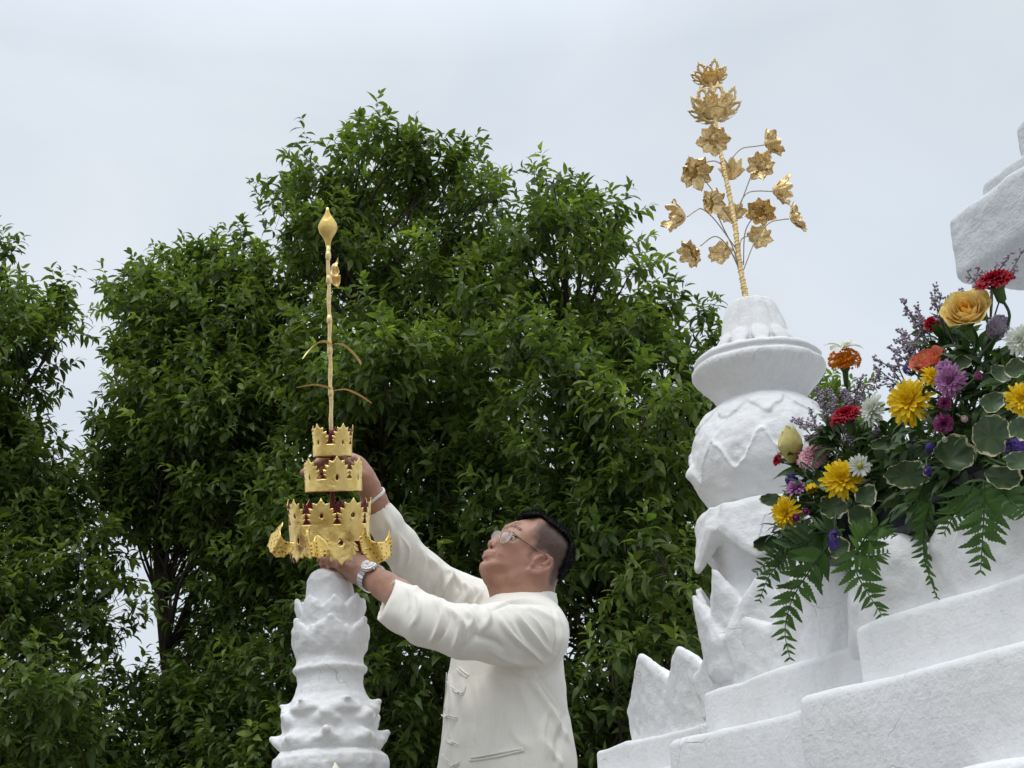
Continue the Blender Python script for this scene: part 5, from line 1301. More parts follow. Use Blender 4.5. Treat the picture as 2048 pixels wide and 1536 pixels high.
for (x, y), al, ar in (((919, 1384), [(895, 1366), (907, 1378)], [(926, 1388), (932, 1374)]), ((894, 1433), [(888, 1431)], [(902, 1434), (915, 1437)]), ((905, 1486), [(893, 1480), (899, 1484)], [(912, 1488), (917, 1492)]), ((908, 1530), [(884, 1511), (896, 1522)], [(914, 1530), (920, 1526)])):
    mb = MB()
    for off in (-2.2, 2.2):
        cord(mb, [(a, b + off) for a, b in al] + [(x, y + off * .5)], .0014); cord(mb, [(x, y + off * .5)] + [(a, b + off) for a, b in ar], .0014)
    c = on_shirt(x, y, .004); mb.add(*ico(c, .0052, 6, 9, (1, 1, .85))); cord(mb, [(x - 4, y - 3), (x, y + 1), (x + 4, y + 2)], .0016, .008); mb.build('knot_button', LINEN, shirt)
mb = MB()
for off in (-2, 2): cord(mb, [(917 + off, 1336 - off), (926 + off, 1345 - off), (936 + off, 1353 - off)], .0014)
mb.build('button_loop', LINEN, shirt)
mb = MB(); cord(mb, [(899, 1412), (896, 1440), (902, 1470), (906, 1500), (912, 1536)], .0016, .0002); cord(mb, [(893, 1345), (891, 1385), (887, 1420)], .001, 0); mb.build('placket_edge', LINEN, shirt)
mb = MB(); cord(mb, [(940, 1521), (970, 1517), (1005, 1511), (1048, 1500)], .0032, .0012); cord(mb, [(942, 1516), (970, 1511), (1005, 1505), (1046, 1497)], .0026, .0014)
pk = mb.build('pocket_welt', LINEN, shirt)
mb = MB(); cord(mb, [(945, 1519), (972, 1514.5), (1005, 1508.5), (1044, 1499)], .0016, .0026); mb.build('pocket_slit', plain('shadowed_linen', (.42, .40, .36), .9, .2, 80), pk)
# -------- trousers and shoes (below the frame)
S = SDF((-.40, 2.75, .8), (.28, 3.5, 1.72), .009)
hp = at(1010, 1640, MY)
for sg, fx in ((1, .02), (-1, -.03)):
    h0 = hp + TL * sg * .09; kn = h0 * (1, 1, 0) + TF * .03 + (0, 0, 1.28); an = h0 * (1, 1, 0) + TF * fx + (0, 0, .90)
    S.chain([h0, kn, an], [.105, .078, .066], .03)
S.cone(hp + ZD * .05, hp - ZD * .06, .17, .16, .04, flat=(TF, 1.4)); V, F = S.mesh(1); mk('trousers', V, F, TROUSER, man)
for sg, fx in ((1, .02), (-1, -.03)):
    S = SDF((-.5, 2.75, .795), (.28, 3.5, .95), .006); h0 = hp + TL * sg * .09; a0 = h0 * (1, 1, 0) + TF * fx + (0, 0, .85)
    S.chain([a0 - TF * .05, a0 + TF * .08 - ZD * .008, a0 + TF * .18 - ZD * .022], [.045, .042, .032], .02); S.box(a0 + TF * .06 - ZD * .01, np.stack([TF, TL, ZD], 1), (.5, .5, .04), 0, 0, 'add') if False else None
    V, F = S.mesh(1); V[:, 2] = np.maximum(V[:, 2], .803); mk('shoe', V, F, SHOE, man)

# ---- things he wears
gl = thing('eyeglasses', 'thin gold-rimmed glasses on the face of the man', 'glasses', hpt(800, 470))
def lens(mbg, mbr, pts, fy):
    for lift in np.arange(0, .05, .002):                  # the lens sits just clear of the skin
        o3 = np.array([hpt(u, v, fy(u) + (lift if fy(u) > 0 else 0)) for u, v in pts])
        if fy(pts[0][0]) < 0 or all(np.linalg.norm(on_head(*HZ(u, v), 0, 9.) - CAM) > np.linalg.norm(o - CAM) + .003 for (u, v), o in zip(pts, o3)): break
    q = spline(np.vstack([o3, o3[:1]]), 5)[:-1]; c = q.mean(0); n = len(q)
    fwd = nrm(HF * .85 + ZD * .35)
    mbg.add(np.vstack([c[None] + fwd * .0015, q]), [(0, 1 + i, 1 + (i + 1) % n) for i in range(n)])
    mbr.add(*tube(np.vstack([q, q[:1]]), .0011, 6, False)); return q
mr = MB()
NEARL = [(768, 500), (786, 448), (815, 420), (868, 412), (893, 424), (888, 470), (862, 515), (820, 540), (780, 540)]
FARL = [(684, 500), (686, 462), (706, 434), (742, 422), (772, 430), (776, 456), (760, 486), (728, 504)]
QS = []
for pts, fy in ((NEARL, lambda u: .013 + (u - 768) / 125 * .045), (FARL, lambda u: -.012 - (776 - u) / 92 * .042)):
    mg = MB(); QS.append(lens(mg, mr, pts, fy)); mg.build('lens', GLASS, gl)
NEARQ, FARQ = QS; _d = ((NEARQ[:, None] - FARQ[None]) ** 2).sum(2); _i, _j = np.unravel_index(np.argmin(_d), _d.shape)
mr.add(*tube(spline([NEARQ[_i], (NEARQ[_i] + FARQ[_j]) / 2 + HF * .003 + ZD * .002, FARQ[_j]], 5), .0011, 6))
mr.build('frame', plain('gold_frame_metal', (.55, .43, .25), .3, .2, 60, 0), gl)
for sgn in (1, -1):
    a = spline([NEARQ[np.argmax((NEARQ - HC) @ -HF + (NEARQ - HC) @ ZD * .3)]] + [on_head(*HZ(*q), .0035) for q in ((925, 466), (985, 510), (1060, 562), (1150, 620), (1225, 668))] + [hpt(1262, 698, .080)], 6)
    if sgn < 0: a = a - 2 * ((a - HC) @ HL)[:, None] * HL
    mb = MB(); mb.add(*tube(a, .00125, 6)); mb.build('temple', plain('brown_temple_metal', (.16, .11, .07), .35, .2, 60, 0), gl)
# wristwatch
wc = at(743, 1155, 2.995); wa = nrm(at(770, 1172, 2.97) - at(724, 1143, 3.02)); wn = nrm(-CF * .70 + CU * .72 + CR * .10); wn = nrm(wn - wa * (wn @ wa)); wt = np.cross(wa, wn)
watch = thing('wristwatch', 'silver steel watch with a pale dial on the wrist of the man', 'watch', wc)
ring = lambda a, r_: wc + r_ * (math.cos(a) * wn + math.sin(a) * wt)
mb = MB()
for k in range(22):
    a = .42 + (2 * PI - .84) * k / 21; c = ring(a, .0315); rd = nrm(c - wc); tg = np.cross(wa, rd)
    for j in (-1, 0, 1):
        R = np.stack([wa, tg, rd], 1); hv = np.array([.0030 if j else .0034, .0036, .0016])
        q = np.array([(x, y, z) for x in (-1, 1) for y in (-1, 1) for z in (-1, 1)]) * hv; mb.add(q @ R.T + c + wa * j * .0064, [(0, 1, 3, 2), (4, 6, 7, 5), (0, 4, 5, 1), (2, 3, 7, 6), (0, 2, 6, 4), (1, 5, 7, 3)])
mb.build('bracelet', STEEL, watch, smooth=False)
B = np.stack([wa, wt, wn], 1); cs = wc + wn * .030
put = lambda L: (np.array(L[0]) @ B.T + cs, L[1])
mb = MB(); mb.add(*put(lathe([(.0165, -.003), (.0185, 0), (.0185, .005), (.0172, .0075), (.0160, .0078)], 30))); mb.add(*(lambda L: (np.array(L[0]) @ B.T + cs + wa * .0205 + wn * .003, L[1]))(ico((0, 0, 0), .0024, 5, 8))); mb.build('case', STEEL, watch)
mb = MB(); mb.add(*put(lathe([(.0159, .0070), (.0158, .0082), (.0005, .0083)], 30)))
dial = mb.build('dial', DIAL, watch); mb = MB()
for a, L, wd in ((.6, .009, .0007), (2.4, .0125, .0005)):
    d_ = np.array([math.cos(a), math.sin(a), 0]); s_ = np.array([-d_[1], d_[0], 0]); q = np.array([-s_ * wd, s_ * wd, d_ * L + s_ * wd * .4, d_ * L - s_ * wd * .4]) + (0, 0, .0087); mb.add(q @ B.T + cs, [(0, 1, 2, 3)])
for k in range(12):
    a = 2 * PI * k / 12; d_ = np.array([math.cos(a), math.sin(a), 0]); s_ = np.array([-d_[1], d_[0], 0]) * .0005; q = np.array([d_ * .0125 - s_, d_ * .0125 + s_, d_ * .0148 + s_, d_ * .0148 - s_]) + (0, 0, .0087); mb.add(q @ B.T + cs, [(0, 1, 2, 3)])
q = [(.0052 * math.cos(a), -.0 + .0045 * math.sin(a), .0087) for a in np.linspace(.5, 2 * PI - .5, 14)]; mb.add(*(lambda L: (np.array(L[0]) @ B.T + cs, L[1]))(tube(q, .00035, 4)))
mb.build('hands', DARK, dial)
sb = thing('string_bracelet', 'thin white cotton string tied round the raised right wrist of the man', 'bracelet', at(745, 998, 3.13))
c0 = at(744, 996, 3.128); aw = nrm(at(768, 1040, 3.16) - at(736, 972, 3.11)); B = frame_z(nrm(aw + CR * .25)); mb = MB()
for off in (-.0016, .0016):
    q = [c0 + aw * off + .0350 * (math.cos(a) * B[:, 0] + math.sin(a) * B[:, 1]) + aw * .0014 * math.sin(3 * a) for a in np.linspace(0, 2 * PI, 29)]; mb.add(*tube(q, .0019, 6, False))
mb.build('string', STRING, sb)
# ------------------------------------------------------------------ the two flower arrangements
def petalmat(name, base, tip, trans=.28, rough=.55, var=.12):
    m, nt, b = nmat(name); c = mixc(nt, attr(nt, 't'), base, tip)
    c = mixc(nt, ramp(nt, noise_fac(nt, 130, 4, .6, .3, objvec(nt)), [(.4, 0.0), (.75, 1.0)]), c, tuple(q * (1 - var) for q in base))
    nt.links.new(c, b.inputs['Base Color']); b.inputs['Roughness'].default_value = rough; b.inputs['Specular IOR Level'].default_value = .25
    tr = nt.nodes.new('ShaderNodeBsdfTranslucent'); nt.links.new(c, tr.inputs['Color']); mx = nt.nodes.new('ShaderNodeMixShader'); mx.inputs[0].default_value = trans
    nt.links.new(b.outputs[0], mx.inputs[1]); nt.links.new(tr.outputs[0], mx.inputs[2]); nt.links.new(mx.outputs[0], nt.nodes['Material Output'].inputs['Surface']); return m
PM = dict(yellow=petalmat('yellow_petal', (.78, .46, .005), (.86, .66, .015)), white=petalmat('white_petal', (.66, .70, .55), (.82, .83, .80)), rose=petalmat('yellow_rose_petal', (.84, .42, .02), (.84, .72, .30)),
          pale=petalmat('pale_yellow_petal', (.66, .60, .20), (.82, .72, .32)), coral=petalmat('coral_petal', (.80, .42, .14), (.72, .13, .12)), red=petalmat('red_petal', (.22, .003, .012), (.46, .006, .028)),
          pink=petalmat('pink_edged_petal', (.82, .72, .70), (.72, .26, .38)), lilac=petalmat('lilac_petal', (.32, .08, .25), (.52, .27, .50)), magenta=petalmat('magenta_petal', (.20, .015, .10), (.42, .10, .28)),
          orange=petalmat('orange_petal', (.62, .17, .0), (.82, .32, .005)), purple=petalmat('purple_petal', (.05, .025, .17), (.12, .065, .34)), grey=petalmat('dusty_lilac_floret', (.34, .26, .34), (.55, .47, .54)),
          paleli=petalmat('pale_lilac_petal', (.36, .28, .38), (.46, .38, .50)))
GREEN = petalmat('calyx_green', (.06, .11, .03), (.11, .19, .05), .15); STEM = petalmat('stem_green', (.045, .075, .03), (.06, .10, .04), 0.0)
DKSTEM = petalmat('dry_stem', (.05, .06, .04), (.07, .08, .05), 0.0); CENT = petalmat('green_centre', (.30, .32, .03), (.45, .45, .06), 0.0)
FERN = leafmat('fern_green', (.030, .075, .018), (.10, .19, .045), .3, .5)
VARI, nt, b = nmat('variegated_leaf')
_c = mixc(nt, ramp(nt, noise_fac(nt, 26, 4, .6, .4, objvec(nt)), [(.35, 0.0), (.7, 1.0)]), (.020, .048, .016), (.065, .11, .035))
_e = mathn(nt, 'ADD', attr(nt, 'edge'), mathn(nt, 'MULTIPLY', mathn(nt, 'SUBTRACT', noise_fac(nt, 55, 5, .7, .9, objvec(nt)), .5), .62))
_c = mixc(nt, ramp(nt, _e, [(.91, 0.0), (.96, 1.0)]), _c, (.56, .53, .32)); _c = mixc(nt, mathn(nt, 'MULTIPLY', attr(nt, 'vein'), .16), _c, (.20, .25, .12))
nt.links.new(_c, b.inputs['Base Color']); b.inputs['Roughness'].default_value = .5; bump(nt, b, noise_fac(nt, 120, 3, .6, 0, objvec(nt)), .3, .002)
DARKLEAF = leafmat('dark_filler_leaf', (.026, .056, .018), (.085, .145, .042), .25, .5)

def YF(px): return 2.15 - (px - 1640) / 280 * .30
def strap(L, w, lift, curl, rng, ns=5, tip=.6, r0=.05, cup=.0):
    """petal along +x: rises by lift then curls; returns vertices, faces, position along the petal"""
    V = []; T = []
    for i in range(ns):
        s = i / (ns - 1); wd = w * (.45 + .55 * math.sin(PI * min(1, .15 + .55 * s))) * (1 if s < .8 else 1 - (1 - tip) * (s - .8) / .2); a = lift + curl * s
        x = r0 + L * s * math.cos(a * .8); z = L * s * math.sin(a * .8)
        for t in (-1, 0, 1): V.append((x - (.0 if t else -.04 * L * (s > .9)), wd * t, z + (cup * wd if t else 0))); T.append(s)
    return np.array(V), [(3 * i + j, 3 * i + 3 + j, 3 * i + 4 + j, 3 * i + 1 + j) for i in range(ns - 1) for j in (0, 1)], np.array(T)
def rotz(V, a): c, s = math.cos(a), math.sin(a); return np.asarray(V) @ np.array([[c, s, 0], [-s, c, 0], [0, 0, 1]])
def chrys(rng, layers=((20, 1.0, .05, -.25), (18, .9, .35, -.2), (15, .74, .7, -.1), (11, .55, 1.0, .1), (7, .36, 1.3, .2)), w=.115):
    mb = MB()
    for n, L, lift, curl in layers:
        for k in range(n):
            V, F, T = strap(L * rng.uniform(.85, 1.08), w * rng.uniform(.85, 1.15) * (.6 + .4 * L), lift + rng.uniform(-.14, .14), curl + rng.uniform(-.2, .2), rng, cup=.5)
            mb.add(rotz(V, 2 * PI * k / n + rng.uniform(-.12, .12) + L), F, t=T)
    mb.add(*ico((0, 0, .04), .20, 6, 10, (1, 1, .6)), t=.2)
    return [('petals', mb)]
def button(rng): return chrys(rng, ((16, 1.0, .25, -.1), (14, .8, .6, -.05), (10, .6, 1.0, .1), (8, .4, 1.35, .2)), .17)
def daisy(rng):
    p = chrys(rng, ((17, 1.0, .08, -.15), (15, .85, .3, -.1)), .125); m = MB(); m.add(*ico((0, 0, .16), .27, 6, 12, (1, 1, .6)), t=.5); return p + [('flower_centre', m)]
def fan(rng, L, w, ns=5, nt=9, open_=.5, zig=.09):
    """carnation petal: a fan with a toothed, wavy rim, standing on the z axis and leaning out along +x"""
    V = []; T = []; ph = rng.uniform(0, 6)
    for i in range(ns):
        s = i / (ns - 1)
        for j in range(nt):
            t = -1 + 2 * j / (nt - 1); r_ = L * (.25 + .75 * s) + (zig * L * (1 if j % 2 else -1) if i == ns - 1 else 0); a = open_ * (s ** 1.3)
            x = r_ * math.sin(a) + .10 * L * s * math.sin(t * 8 + ph) ; y = w * t * (.25 + .75 * s); z = r_ * math.cos(a) - .05 * abs(t) * L
            V.append((x, y, z)); T.append(s ** 2)
    return np.array(V), [(i * nt + j, (i + 1) * nt + j, (i + 1) * nt + j + 1, i * nt + j + 1) for i in range(ns - 1) for j in range(nt - 1)], np.array(T)
def carnation(rng):
    mb = MB()
    for n, op, L in ((13, 1.22, 1.06), (13, .98, 1.05), (11, .72, 1.02), (9, .45, 1.0), (6, .2, .97)):
        for k in range(n):
            V, F, T = fan(rng, L * rng.uniform(.92, 1.05), .36 * rng.uniform(.8, 1.2), open_=op + rng.uniform(-.12, .12)); mb.add(rotz(V - (0, 0, .35), 2 * PI * k / n + rng.uniform(-.2, .2)), F, t=T)
    c = MB(); c.add(*lathe([(.10, -1.15), (.26, -1.0), (.30, -.6), (.36, -.22), (.30, -.1)], 12), t=.4)
    for k in range(5):
        V, F, T = strap(.45, .22, 1.0, -.4, rng, tip=.2); c.add(rotz(V + (.22, 0, -.35), 2 * PI * k / 5), F, t=T)
    return [('petals', mb), ('calyx', c)]
def cup_petal(R, H, w, flare, rng, ns=8, nt=9):
    V = []; T = []; ph = rng.uniform(0, 6)
    for i in range(ns):
        s = i / (ns - 1); r_ = R * (.35 + .65 * math.sin(min(1, s * 1.25) * PI / 2)) + flare * R * max(0, s - .6) ** 1.6 * 2.2
        for j in range(nt):
            t = -1 + 2 * j / (nt - 1); a = w * t * (.45 + .55 * math.sin(PI * min(1, .2 + .62 * s))) ; top = (1 - .28 * abs(t) ** 2.2) if s > .7 else 1
            rr = r_ * (1 + .03 * math.sin(t * 6 + ph) * s); V.append((rr * math.cos(a), rr * math.sin(a), H * (s * top - .35) - flare * .25 * H * max(0, s - .7) * 2)); T.append(s)
    return np.array(V), [(i * nt + j, i * nt + j + 1, (i + 1) * nt + j + 1, (i + 1) * nt + j) for i in range(ns - 1) for j in range(nt - 1)], np.array(T)
def rose(rng, bud=False):
    mb = MB(); spec = [(4, .20, 1.0, 1.3, .0), (4, .34, 1.02, 1.1, .04), (5, .48, 1.02, .95, .08), (5, .62, 1.0, .9, .16), (5, .78, .98, .85, .28), (5, .90, .92, .85, .50)]
    if bud: spec = [(3, .24, 1.5, 1.6, -1.2), (3, .40, 1.62, 1.6, -1.25), (3, .56, 1.66, 1.5, -1.15), (3, .70, 1.55, 1.4, -.9)]
    for q, (n, R, H, w, fl) in enumerate(spec):
        for k in range(n):
            V, F, T = cup_petal(R * rng.uniform(.95, 1.05), H * rng.uniform(.95, 1.05), w, fl, rng); g = -.05 + .37 * q; mb.add(rotz(V, 2 * PI * (k + .37 * q) / n + rng.uniform(-.1, .1)), F, t=np.clip(T * .35 + g, 0, 1) if not bud else T)
    c = MB(); c.add(*lathe([(.08, -.75), (.20, -.62), (.26, -.42), (.12, -.34)], 10), t=.4)
    for k in range(5):
        V, F, T = strap(.75, .15, .7 if not bud else 1.1, -.5 if not bud else -.1, rng, tip=.1); c.add(rotz(V + (.16, 0, -.42), 2 * PI * k / 5), F, t=T)
    return [('petals', mb), ('calyx', c)]
def marigold(rng):
    mb = MB(); n = 230
    for i in range(n):
        z = 1 - 1.55 * (i + .5) / n; a = i * 2.39996; r_ = math.sqrt(max(0, 1 - z * z)); d = np.array([r_ * math.cos(a), r_ * math.sin(a), z])
        V, F, T = fan(rng, .26, .13, 3, 5, .6, .2); B = frame_z(nrm(d + np.array([rng.uniform(-.25, .25), rng.uniform(-.25, .25), 0]))); B = B @ np.array([[math.cos(i), -math.sin(i), 0], [math.sin(i), math.cos(i), 0], [0, 0, 1]])
        mb.add((V @ B.T + d * .84) * (1, 1, .80), F, t=T)
    mb.add(*ico((0, 0, .05), .72, 8, 12, (1, 1, .74)), t=.0)
    c = MB(); c.add(*lathe([(.15, -1.7), (.19, -1.1), (.20, -.75), (.34, -.52), (.30, -.4)], 12), t=.1)
    wp = MB()
    for k in range(6):
        V, F, T = strap(1.15, .30, 1.1 if k % 2 else .6, -.8, rng, tip=.4, cup=.4); wp.add(rotz(V + (.08, 0, .80), 2 * PI * k / 6 + .4), F, t=T)
    return [('petals', mb), ('calyx', c), ('white_petals', wp)]
def closed_bud(rng):
    mb = MB()
    for k in range(9):
        V, F, T = strap(.9, .24, 1.25, .35, rng, tip=.5, r0=.35, cup=-.2); mb.add(rotz(V - (0, 0, .3), 2 * PI * k / 9), F, t=T)
    mb.add(*ico((0, 0, 0), .5, 6, 10), t=.2); c = MB(); c.add(*lathe([(.1, -.7), (.4, -.5), (.55, -.2), (.5, 0)], 12), t=.5); return [('petals', mb), ('calyx', c)]
def statice_tuft(rng):
    mb = MB()
    for i in range(46):
        d = nrm(np.array([rng.gauss(0, .5), rng.gauss(0, .5), rng.uniform(-.9, 1.0)])); c = np.array([d[0] * .62, d[1] * .62, d[2] * .9])
        for k in range(4):
            V, F, T = strap(.30, .11, .9, -.7, rng, 3, .8, .02); mb.add(rotz(V, k * PI / 2 + i) @ frame_z(d).T + c, F, t=T)
    return [('petals', mb)]
KIND = dict(chrys=chrys, button=button, daisy=daisy, carnation=carnation, rose=rose, bud=lambda r_: rose(r_, True), marigold=marigold, closed=closed_bud, tuft=statice_tuft)
PARTM = dict(calyx=GREEN, flower_centre=CENT, white_petals=PM['white'])
HUB = dict(L=at(1690, 1030, YF(1690) + .10), R=at(1945, 900, YF(1945) + .12))
def flower(name, kind, col, px, py, rp, face, side, label, cat='flower', dY=0.0, squash=(1, 1, 1), stem=True):
    P = at(px, py, YF(px) + dY); r_ = rp / ppm(P); rng = random.Random(int(px * 7 + py)); B = frame_z(view_dir(*face)); a = rng.uniform(0, 6)
    B = B @ np.array([[math.cos(a), -math.sin(a), 0], [math.sin(a), math.cos(a), 0], [0, 0, 1]])
    o = thing(name, label, cat, P, group='flowers of the two arrangements')
    for pn, mb in KIND[kind](rng):
        V = (np.array(mb.v) * squash) @ B.T * r_ + P; mk(pn, V, mb.f, PARTM.get(pn, PM[col]), o, attrs=mb.a)
    if stem:
        ax = B[:, 2]; h = HUB[side] + np.array([rng.uniform(-.03, .03), rng.uniform(-.03, .03), rng.uniform(-.02, .02)]); b0 = P - ax * r_ * (.1 if kind in ('tuft', 'chrys', 'daisy', 'button') else .7)
        mb = MB(); q = spline([b0, b0 - ax * min(.04, np.linalg.norm(h - b0) * .35), (b0 + h) / 2 + (0, 0, .006), h], 6); mb.add(*tube(q, .0023 if rp > 20 else .0013, 6), t=.5); mb.build('stem', STEM, o)
    return o
Fl = flower
Fl('marigold', 'marigold', 'orange', 1689, 721, 31, (-.1, 1, .1), 'L', 'orange marigold ball topped with white petals, standing above the left flowers', dY=.05)
Fl('carnation', 'carnation', 'red', 1694, 834, 33, (-.38, .9, .12), 'L', 'red carnation seen from the side under the orange marigold', dY=-.02)
Fl('chrysanthemum', 'chrys', 'white', 1745, 819, 34, (-.75, .12, .25), 'L', 'white chrysanthemum in side view right of the lower red carnation', dY=0)
Fl('rose_bud', 'bud', 'pale', 1582, 903, 38, (-.12, 1, .10), 'L', 'pale yellow half-open rosebud in front of the urn')
Fl('carnation', 'carnation', 'red', 1556, 920, 13, (-.8, .35, .2), 'L', 'bit of red carnation peeping out left of the pale rosebud', dY=.03)
Fl('carnation', 'carnation', 'pink', 1628, 915, 32, (-.5, .62, .45), 'L', 'white carnation edged with pink beside the pale rosebud', dY=.01)
Fl('chrysanthemum', 'button', 'lilac', 1626, 881, 19, (.1, .9, .4), 'L', 'small lilac chrysanthemum just above the pink-edged carnation', dY=.05)
Fl('statice_tuft', 'tuft', 'purple', 1584, 961, 18, (-.4, .6, .5), 'L', 'purple statice below the pale yellow rosebud', dY=-.01)
Fl('chrysanthemum', 'button', 'lilac', 1591, 977, 20, (-.3, .75, .55), 'L', 'pink button chrysanthemum under the purple statice, left of the yellow bloom', dY=-.04)
Fl('chrysanthemum', 'chrys', 'yellow', 1684, 958, 41, (-.25, .30, .9), 'L', 'yellow chrysanthemum touching the white daisy, centre of the left flowers', dY=-.06)
Fl('daisy', 'daisy', 'white', 1719, 932, 24, (.05, .25, 1), 'L', 'white daisy with a green centre beside the yellow chrysanthemum', dY=-.08)
Fl('chrysanthemum', 'chrys', 'yellow', 1571, 1026, 34, (-.75, .1, .62), 'L', 'yellow chrysanthemum lowest on the left, next to the lime leaf', dY=-.05)
Fl('button_bud', 'closed', 'magenta', 1592, 1036, 12, (-.2, .35, .9), 'L', 'larger magenta bud right of the lowest yellow chrysanthemum', dY=-.07)
Fl('button_bud', 'closed', 'magenta', 1610, 1024, 11, (.2, .4, .9), 'L', 'smaller magenta bud farther right of the lowest yellow chrysanthemum', dY=-.06)
Fl('statice_tuft', 'tuft', 'purple', 1668, 1080, 19, (-.15, -.9, .4), 'L', 'purple statice hanging low over the fern fronds of the left flowers', dY=-.08, squash=(.85, .85, 1.2))
Fl('flower_bud', 'closed', 'yellow', 1622, 972, 20, (.2, -.75, .5), 'L', 'closed yellow bud hanging between the pink button and the yellow chrysanthemum', dY=-.02)
Fl('carnation', 'carnation', 'red', 1992, 565, 38, (-.35, .93, .12), 'R', 'large red carnation topmost in the right flowers', dY=.0)
Fl('rose', 'rose', 'rose', 1935, 628, 45, (-.42, .62, .62), 'R', 'big open yellow rose with an orange heart', dY=-.03)
Fl('carnation', 'carnation', 'red', 1866, 650, 25, (-.55, .75, .2), 'R', 'dark red carnation half hidden left of the big yellow rose', dY=.05)
Fl('rose', 'rose', 'coral', 1860, 730, 38, (-.55, .75, .25), 'R', 'coral pink rose above the largest yellow chrysanthemum', dY=.0, squash=(.9, .9, 1.05))
Fl('chrysanthemum', 'chrys', 'yellow', 1818, 803, 49, (-.62, .22, .68), 'R', 'largest yellow chrysanthemum, with drooping petals, below the coral rose', dY=-.05)
Fl('chrysanthemum', 'chrys', 'yellow', 1866, 753, 25, (.1, .6, .7), 'R', 'small yellow chrysanthemum wedged between coral rose and lilac bloom', dY=-.05)
Fl('chrysanthemum', 'chrys', 'lilac', 1899, 762, 34, (-.62, .05, .70), 'R', 'lilac chrysanthemum right of the coral rose', dY=-.08)
Fl('chrysanthemum', 'button', 'lilac', 1890, 735, 20, (-.3, .7, .5), 'R', 'little lilac chrysanthemum behind the larger lilac one', dY=-.03)
Fl('button_bud', 'closed', 'magenta', 1954, 753, 13, (.3, .5, .7), 'R', 'pink bud alone among dark leaves under the yellow rose', dY=-.07)
Fl('chrysanthemum', 'button', 'magenta', 1889, 806, 15, (-.1, -.2, 1), 'R', 'magenta button directly below the lilac chrysanthemum', dY=-.08)
Fl('daisy', 'button', 'magenta', 1887, 847, 22, (-.1, -.15, 1), 'R', 'magenta daisy among dark leaves, second below the lilac chrysanthemum', dY=-.08)
Fl('button_bud', 'closed', 'pink', 1928, 837, 11, (-.1, -.1, 1), 'R', 'round white-rimmed bud with dark pink eye right of the magenta daisy', dY=-.09)
Fl('button_bud', 'closed', 'white', 1889, 878, 9, (-.2, -.4, 1), 'R', 'tiny white bud just under the magenta daisy', dY=-.09)
Fl('chrysanthemum', 'chrys', 'white', 2040, 680, 32, (-.6, .1, .7), 'R', 'white chrysanthemum cut by the right edge of the photo', dY=-.03)
Fl('chrysanthemum', 'chrys', 'yellow', 2044, 797, 34, (-.45, .1, .85), 'R', 'yellow chrysanthemum cut by the right edge, inside a cupped leaf', dY=-.07)
Fl('statice_tuft', 'tuft', 'purple', 1860, 896, 13, (-.2, .5, .8), 'R', 'small purple statice above the cupped dark leaf', dY=-.06)
Fl('statice_tuft', 'tuft', 'purple', 1855, 941, 12, (-.3, -.4, .8), 'R', 'small purple statice below the cupped dark leaf edge', dY=-.09)
Fl('statice_tuft', 'tuft', 'purple', 2032, 896, 27, (.1, .2, 1), 'R', 'large purple statice clump at the right edge', dY=-.05)
Fl('statice_tuft', 'tuft', 'purple', 1818, 741, 14, (-.7, .4, .3), 'R', 'purple statice peeping out left of the coral rose', dY=.02)
Fl('statice_tuft', 'tuft', 'paleli', 1996, 654, 30, (.1, .5, .6), 'R', 'pale lilac statice behind the stem of the topmost carnation', dY=.05)
Fl('statice_tuft', 'tuft', 'paleli', 1752, 868, 16, (.1, .5, .6), 'L', 'pale lilac statice under the white side-view chrysanthemum', dY=.05)

def sprig(tips, root, side, label, seed):
    """dry branching sprig whose twigs carry tiny pale florets"""
    rng = random.Random(seed); o = thing('statice_sprig', label, 'flower sprig', at(*root, YF(root[0]) + .06), group='sprigs of dusty statice')
    st, fl = MB(), MB(); r0 = ORI[o]
    for (x, y, n) in tips:
        T = at(x, y, YF(x) + rng.uniform(.0, .09)); m = r0 * .45 + T * .55 + np.array([rng.uniform(-.012, .012), 0, .012]); q = spline([r0, m, T], 7); st.add(*tube(q, np.linspace(.0014, .0007, len(q)), 5), t=.5)
        ax = nrm(q[-1] - q[-4]); L = .040
        for k in range(n):
            s = k / max(1, n - 1); base = T - ax * L * (1 - s) * 1.1; side_ = nrm(np.cross(ax, np.array([rng.gauss(0, 1), rng.gauss(0, 1), rng.gauss(0, 1)])))
            br = base + side_ * rng.uniform(.003, .010) * (1.2 - s) + ax * .005
            if k % 2 == 0: st.add(*tube([base - ax * .006, br], .0006, 4), t=.6)
            for _ in range(5):
                c = br + np.array([rng.gauss(0, .0022) for _ in range(3)]); d = nrm(side_ * .6 + ax * .8 + np.array([rng.gauss(0, .4) for _ in range(3)])); B = frame_z(d); w = rng.uniform(.0016, .0028)
                v = [c - d * .003] + [c + d * .0018 + w * (math.cos(a) * B[:, 0] + math.sin(a) * B[:, 1]) for a in np.linspace(0, 2 * PI, 6)[:-1]]; fl.add(v, [(0, 1 + i, 1 + (i + 1) % 5) for i in range(5)] + [(5, 4, 3, 2, 1)], t=[.1] + [rng.uniform(.3, 1)] * 5)
    st.build('twigs', DKSTEM, o); fl.build('florets', PM['grey'], o)
sprig([(1807, 607, 9), (1822, 632, 9), (1835, 617, 8), (1842, 640, 9), (1830, 655, 9)], (1868, 770), 'R', 'tall upright sprig of dusty lilac florets left of the dark red carnation', 1)
sprig([(1800, 664, 9), (1784, 700, 9), (1808, 690, 10), (1826, 690, 10), (1838, 672, 9), (1795, 680, 8)], (1862, 790), 'R', 'bushy sprig of dusty lilac florets left of the coral rose', 2)
sprig([(1756, 720, 7), (1752, 735, 7), (1790, 717, 7), (1750, 758, 6), (1752, 772, 6)], (1826, 800), 'R', 'thin low sprig of dusty florets reaching left against the sky', 3)
